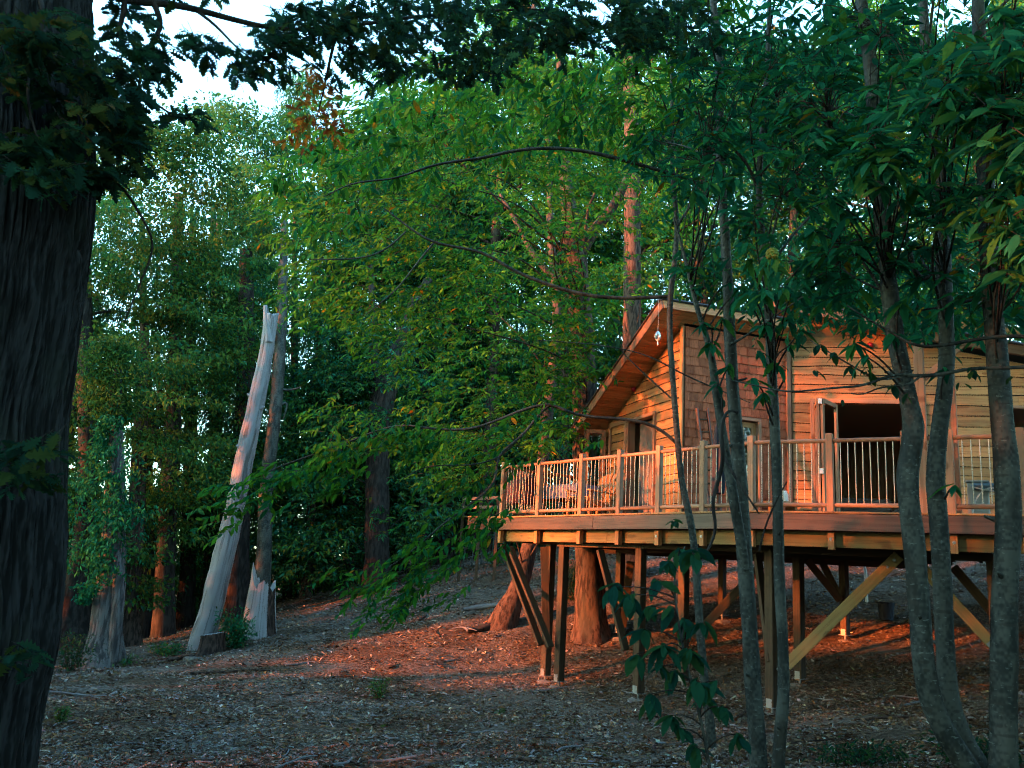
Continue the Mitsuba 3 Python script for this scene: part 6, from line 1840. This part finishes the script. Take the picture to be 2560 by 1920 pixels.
# the rest of the wood: (az in degrees from straight ahead, distance, kind, scale)
LW, CW, RW = 'trees in the dim wood at left', 'trees in the wood behind the deck', 'trees in the wood above the cabin roof'
lab = {LW: 'broadleaf tree standing in the dim wood at left', CW: 'leafy tree standing in the wood behind the deck', RW: 'leafy tree standing in the wood behind the cabin'}
pts = []
r2 = np.random.default_rng(101)
for az, d, kind, s in ((-27.5, 29, 'fine_b', 0.82), (-21.5, 30, 'fine_a', 0.74), (-18.8, 36, 'broad_a', 0.74), (-30, 36, 'broad_a', 0.77),   
                       (-11.4, 33, 'broad_a', 0.98), (-9, 38, 'broad_c', 1.05), (-6.6, 33, 'broad_b', 1.15), (-4, 38, 'broad_a', 1.1), (-1.4, 32, 'broad_c', 1.1), (1.2, 37, 'broad_b', 1.2), (-8, 46, 'broad_a', 1.2), (-2.6, 47, 'broad_b', 1.3),
                       (3.6, 31, 'broad_a', 1.0), (6.2, 36, 'broad_b', 1.05), (8.6, 31, 'broad_c', 0.95), (11, 36, 'broad_a', 1.0), (13.5, 31, 'broad_b', 1.0), (16, 36, 'broad_c', 1.0), (18.6, 31, 'broad_a', 0.95), (21.4, 35, 'broad_b', 1.0), (24, 30, 'broad_c', 0.9), (26.8, 33, 'broad_a', 0.95), (29.5, 29, 'broad_b', 0.95), 
                       (33, 33, 'broad_a', 1.0), (-34, 31, 'broad_b', 1.0), (-38, 36, 'fine_a', 1)):
    x, y = d * math.sin(math.radians(az)), d * math.cos(math.radians(az))
    g = LW if az < -12.5 else CW if az < 3 else RW
    far_tree('wood_tree', kind, x, y, s, r2.uniform(0, 360), lab[g], 'tree', g)
for az, d, kind, s in ((-28, 30.5, 'under', .95), (-25.6, 34.0, 'under_b', 1.1), (-22.6, 32.5, 'under', .85), (-19.3, 34.0, 'under_b', 1.2), (-17, 33.0, 'under', .9), (-14.6, 35.5, 'under', 1.15), (-11.8, 32.0, 'under', 1.2), (-9.2, 32.5, 'under_b', 1.3), (-6.5, 34.5, 'under', 1.2), (-4, 35.0, 'under', 1.3), (-1.5, 35.5, 'under', 1.2), (1, 33, 'under_b', 1.4), (-6, 41.5, 'under', 1.6), (-1, 42.5, 'under', 1.6), (4, 34, 'under', 1.3), (8, 35, 'under', 1.3), (13, 34, 'under', 1.3), (18, 34, 'under', 1.3), (24, 33, 'under', 1.2), (-31, 35.0, 'under', 1.3), (29, 32, 'under', 1.3)):
    x, y = d * math.sin(math.radians(az)), d * math.cos(math.radians(az))
    far_tree('understorey_bush', kind, x, y, s, r2.uniform(0, 360), 'dark leafy bush filling the foot of the wood', 'bush', 'bushes along the foot of the wood')

# unseen trees and bushes added outside the picture to block sun and sky light
for x, y, kind, s in ((-8.5, 2.6, 'broad_b', .75), (-12.5, 0.5, 'broad_b', .9), (-11, -4, 'broad_b', 1.0), (-17, 1.5, 'broad_b', .95), (-21, -2, 'broad_b', 1.0), (-7.5, -1.5, 'fine_b', .8), (-14.5, 3.2, 'fine_b', .9), (-16, -6, 'broad_c', 1.0), (-6, -7, 'broad_a', 1.0), (2, -8, 'broad_c', 1.0), (9, -5, 'broad_a', .9), (9.5, 3.5, 'broad_c', .8), (14, 8, 'broad_a', .9), (16, 16, 'broad_b', 1.0), (-12.6, 18.7, 'fine_b', .72), (-14.6, 12.2, 'sparse', .8), (-12.6, 7.0, 'broad_b', .72), (-17.5, 6.0, 'broad_b', .8), (-21, 25, 'broad_b', 1.0), (-19, 31, 'broad_a', 1.0), (-25, 19, 'broad_b', .95), (-28, 27, 'broad_a', 1.0), (22, 26, 'broad_a', 1.0), (5.5, -1.5, 'broad_c', .85), (6.2, 4.2, 'broad_c', .95), (10.5, 9.5, 'broad_c', .9), (1.0, -3.6, 'broad_c', 1.0), (-3.5, -3.0, 'broad_c', .9), (8.5, 0.5, 'broad_c', 1.0), (-15.8, 17.6, 'broad_c', .72)):
    far_tree('woodland_tree', kind, x, y, s, r2.uniform(0, 360), 'unseen tree added outside the picture to block sun and sky light', 'tree', 'unseen trees added around the slope for their shade')
for x, y, kind, s in ((-12.5, 7.0, 'under', .95), (-13.2, 9.0, 'under', .85), (-13.0, 11.0, 'under', .72), (-13.6, 14.0, 'under', .36), (-14.6, 18.0, 'under', .85), (-14.4, 20.4, 'under', .9), (-16, 16.6, 'under', .55), (-16.5, 8.5, 'under', .8), (-17, 12.3, 'under', .42), (-16.5, 15, 'under', .38), (-10.2, 5.4, 'under', .85), (-8.2, 3.2, 'under', .9), (-6.8, 0.6, 'under', .85), (-9.5, 4.0, 'under', .8), (-11, 2.2, 'under', .9), (-16, 18.5, 'under', .8), (-12.4, 12.6, 'under_b', .50), (-12.6, 14.4, 'under_b', .48), (-13.2, 16.2, 'under_b', .55), (-14.5, 13.4, 'under_b', .5), (-9, 1.5, 'under', .9), (-5.5, -4, 'under', .9), (-2.5, -6.5, 'under', 1.0), (1.5, -6, 'under', 1.0), (4.8, -4, 'under', .9), (7.5, -2, 'under', 1.0), (8.2, 1.8, 'under', .9), (9.2, 5.5, 'under', .9), (11.5, 8, 'under', 1.0), (-9.5, -5, 'under', 1.1), (-12, -1, 'under', 1.0)):
    far_tree('woodland_bush', kind, x, y, s, r2.uniform(0, 360), 'unseen bush added outside the picture to block low light', 'bush', 'unseen bushes added around the slope for their shade')  # bushes added out of view to hold back the low sun and horizon light

# ------------------------------------------------------------------ small things beyond the deck
fe = thing('wire_stake_fence', 'thin stakes with wires among the trees beyond the left end of the deck', 'fence')
fp = [at(x, y, d) for x, y, d in ((1000, 1238, 29), (1018, 1234, 29.3), (1038, 1228, 29.6), (1062, 1222, 30), (1085, 1216, 30.4))]
for p in fp:
    z0 = gz(p[0], p[1])
    put(part(f'{fe}__stake'), tube([[p[0], p[1], z0 - .1], [p[0] + .02, p[1], z0 + 1.0]], [.022, .018], 6, 1), 'bark_pole', smooth=True)
for h in (.35, .8):
    put(part(f'{fe}__wire'), tube([[p[0], p[1], gz(p[0], p[1]) + h] for p in fp], [.006] * len(fp), 4, .5), 'galvanised', smooth=True)
wk = thing('distant_timber_walkway', 'timber walkway with a handrail among leaves beyond the left end of the deck', 'walkway')
w0, w1 = at(1000, 1108, 27), at(1075, 1104, 26)
zt = at(1040, 1108, 24.5)[2]
w0[2] = w1[2] = zt
for k in range(3):
    put(part(f'{wk}__plank'), beam(w0 + [0, .16 * k, 0], w1 + [0, .16 * k, 0], .15, .04, bev=.004), 'treated')
for k in range(3):
    p = w0 + (w1 - w0) * k / 2
    put(part(f'{wk}__post'), beam([p[0], p[1] - .06, gz(p[0], p[1]) - .1], [p[0], p[1] - .06, zt + .6], .09, .09, up=[0, 1, 0], bev=.004), 'brown_post')
for h in (.28, .55):
    put(part(f'{wk}__rail'), beam(w0 + [0, -.13, h], w1 + [0, -.13, h], .035, .09, bev=.003), 'fir')
bk = thing('dark_plastic_bucket', 'dark bucket on the ground under the deck near the far bank', 'bucket')
b = at(1912, 1262, 19.5)
b = np.array([b[0], b[1], gz(b[0], b[1])])
put(f'{bk}__body', (lambda m: (m[0] + b, m[1]))(lathe([(0, .01), (.13, .01), (.17, .38), (.185, .38), (.185, .355), (.172, .35), (.14, 0), (0, 0)], 24)), 'navy', smooth=40)
put(f'{bk}__handle', tube([b + [-.18, 0, .36], b + [-.12, -.1, .44], b + [.12, -.1, .44], b + [.18, 0, .36]], [.006] * 4, 5, .04), 'galvanised', smooth=True)
pi_ = thing('white_downpipe', 'thin white pipe with a bend under the far side of the deck', 'pipe')
b = at(1871, 1262, 21)
b = np.array([b[0], b[1], gz(b[0], b[1])])
put(f'{pi_}__pipe', tube([b + [0, 0, -.05], b + [0, 0, .5], b + [-.02, 0, .78], b + [-.05, .05, .95]], [.035] * 4, 10, .06), 'white', smooth=True)
put(f'{pi_}__collar', (lambda m: (m[0] + b, m[1]))(lathe([(.034, .45), (.046, .45), (.046, .53), (.034, .53)], 14)), 'white', smooth=40)
sc2 = thing('cut_log_round', 'short upright sawn log with an orange face behind the big forked tree', 'log')
b = at(1246, 1310, 23.5)
b = np.array([b[0], b[1], gz(b[0], b[1]) - .05])
put(f'{sc2}__bark', tube([b, b + [0, 0, .55]], [.17, .155], 16, .08, .08, 2, 3, cap=False), 'bark_brown', smooth=True)
put(f'{sc2}__cut_face', (lambda m: (m[0] + b + [0, 0, .55], m[1], np.stack([np.hypot(m[0][:, 0], m[0][:, 1]), np.hypot(m[0][:, 0], m[0][:, 1]) * 4], 1)))(lathe([(0, .004), (.14, .003), (.155, -.01)], 16)), 'larch')
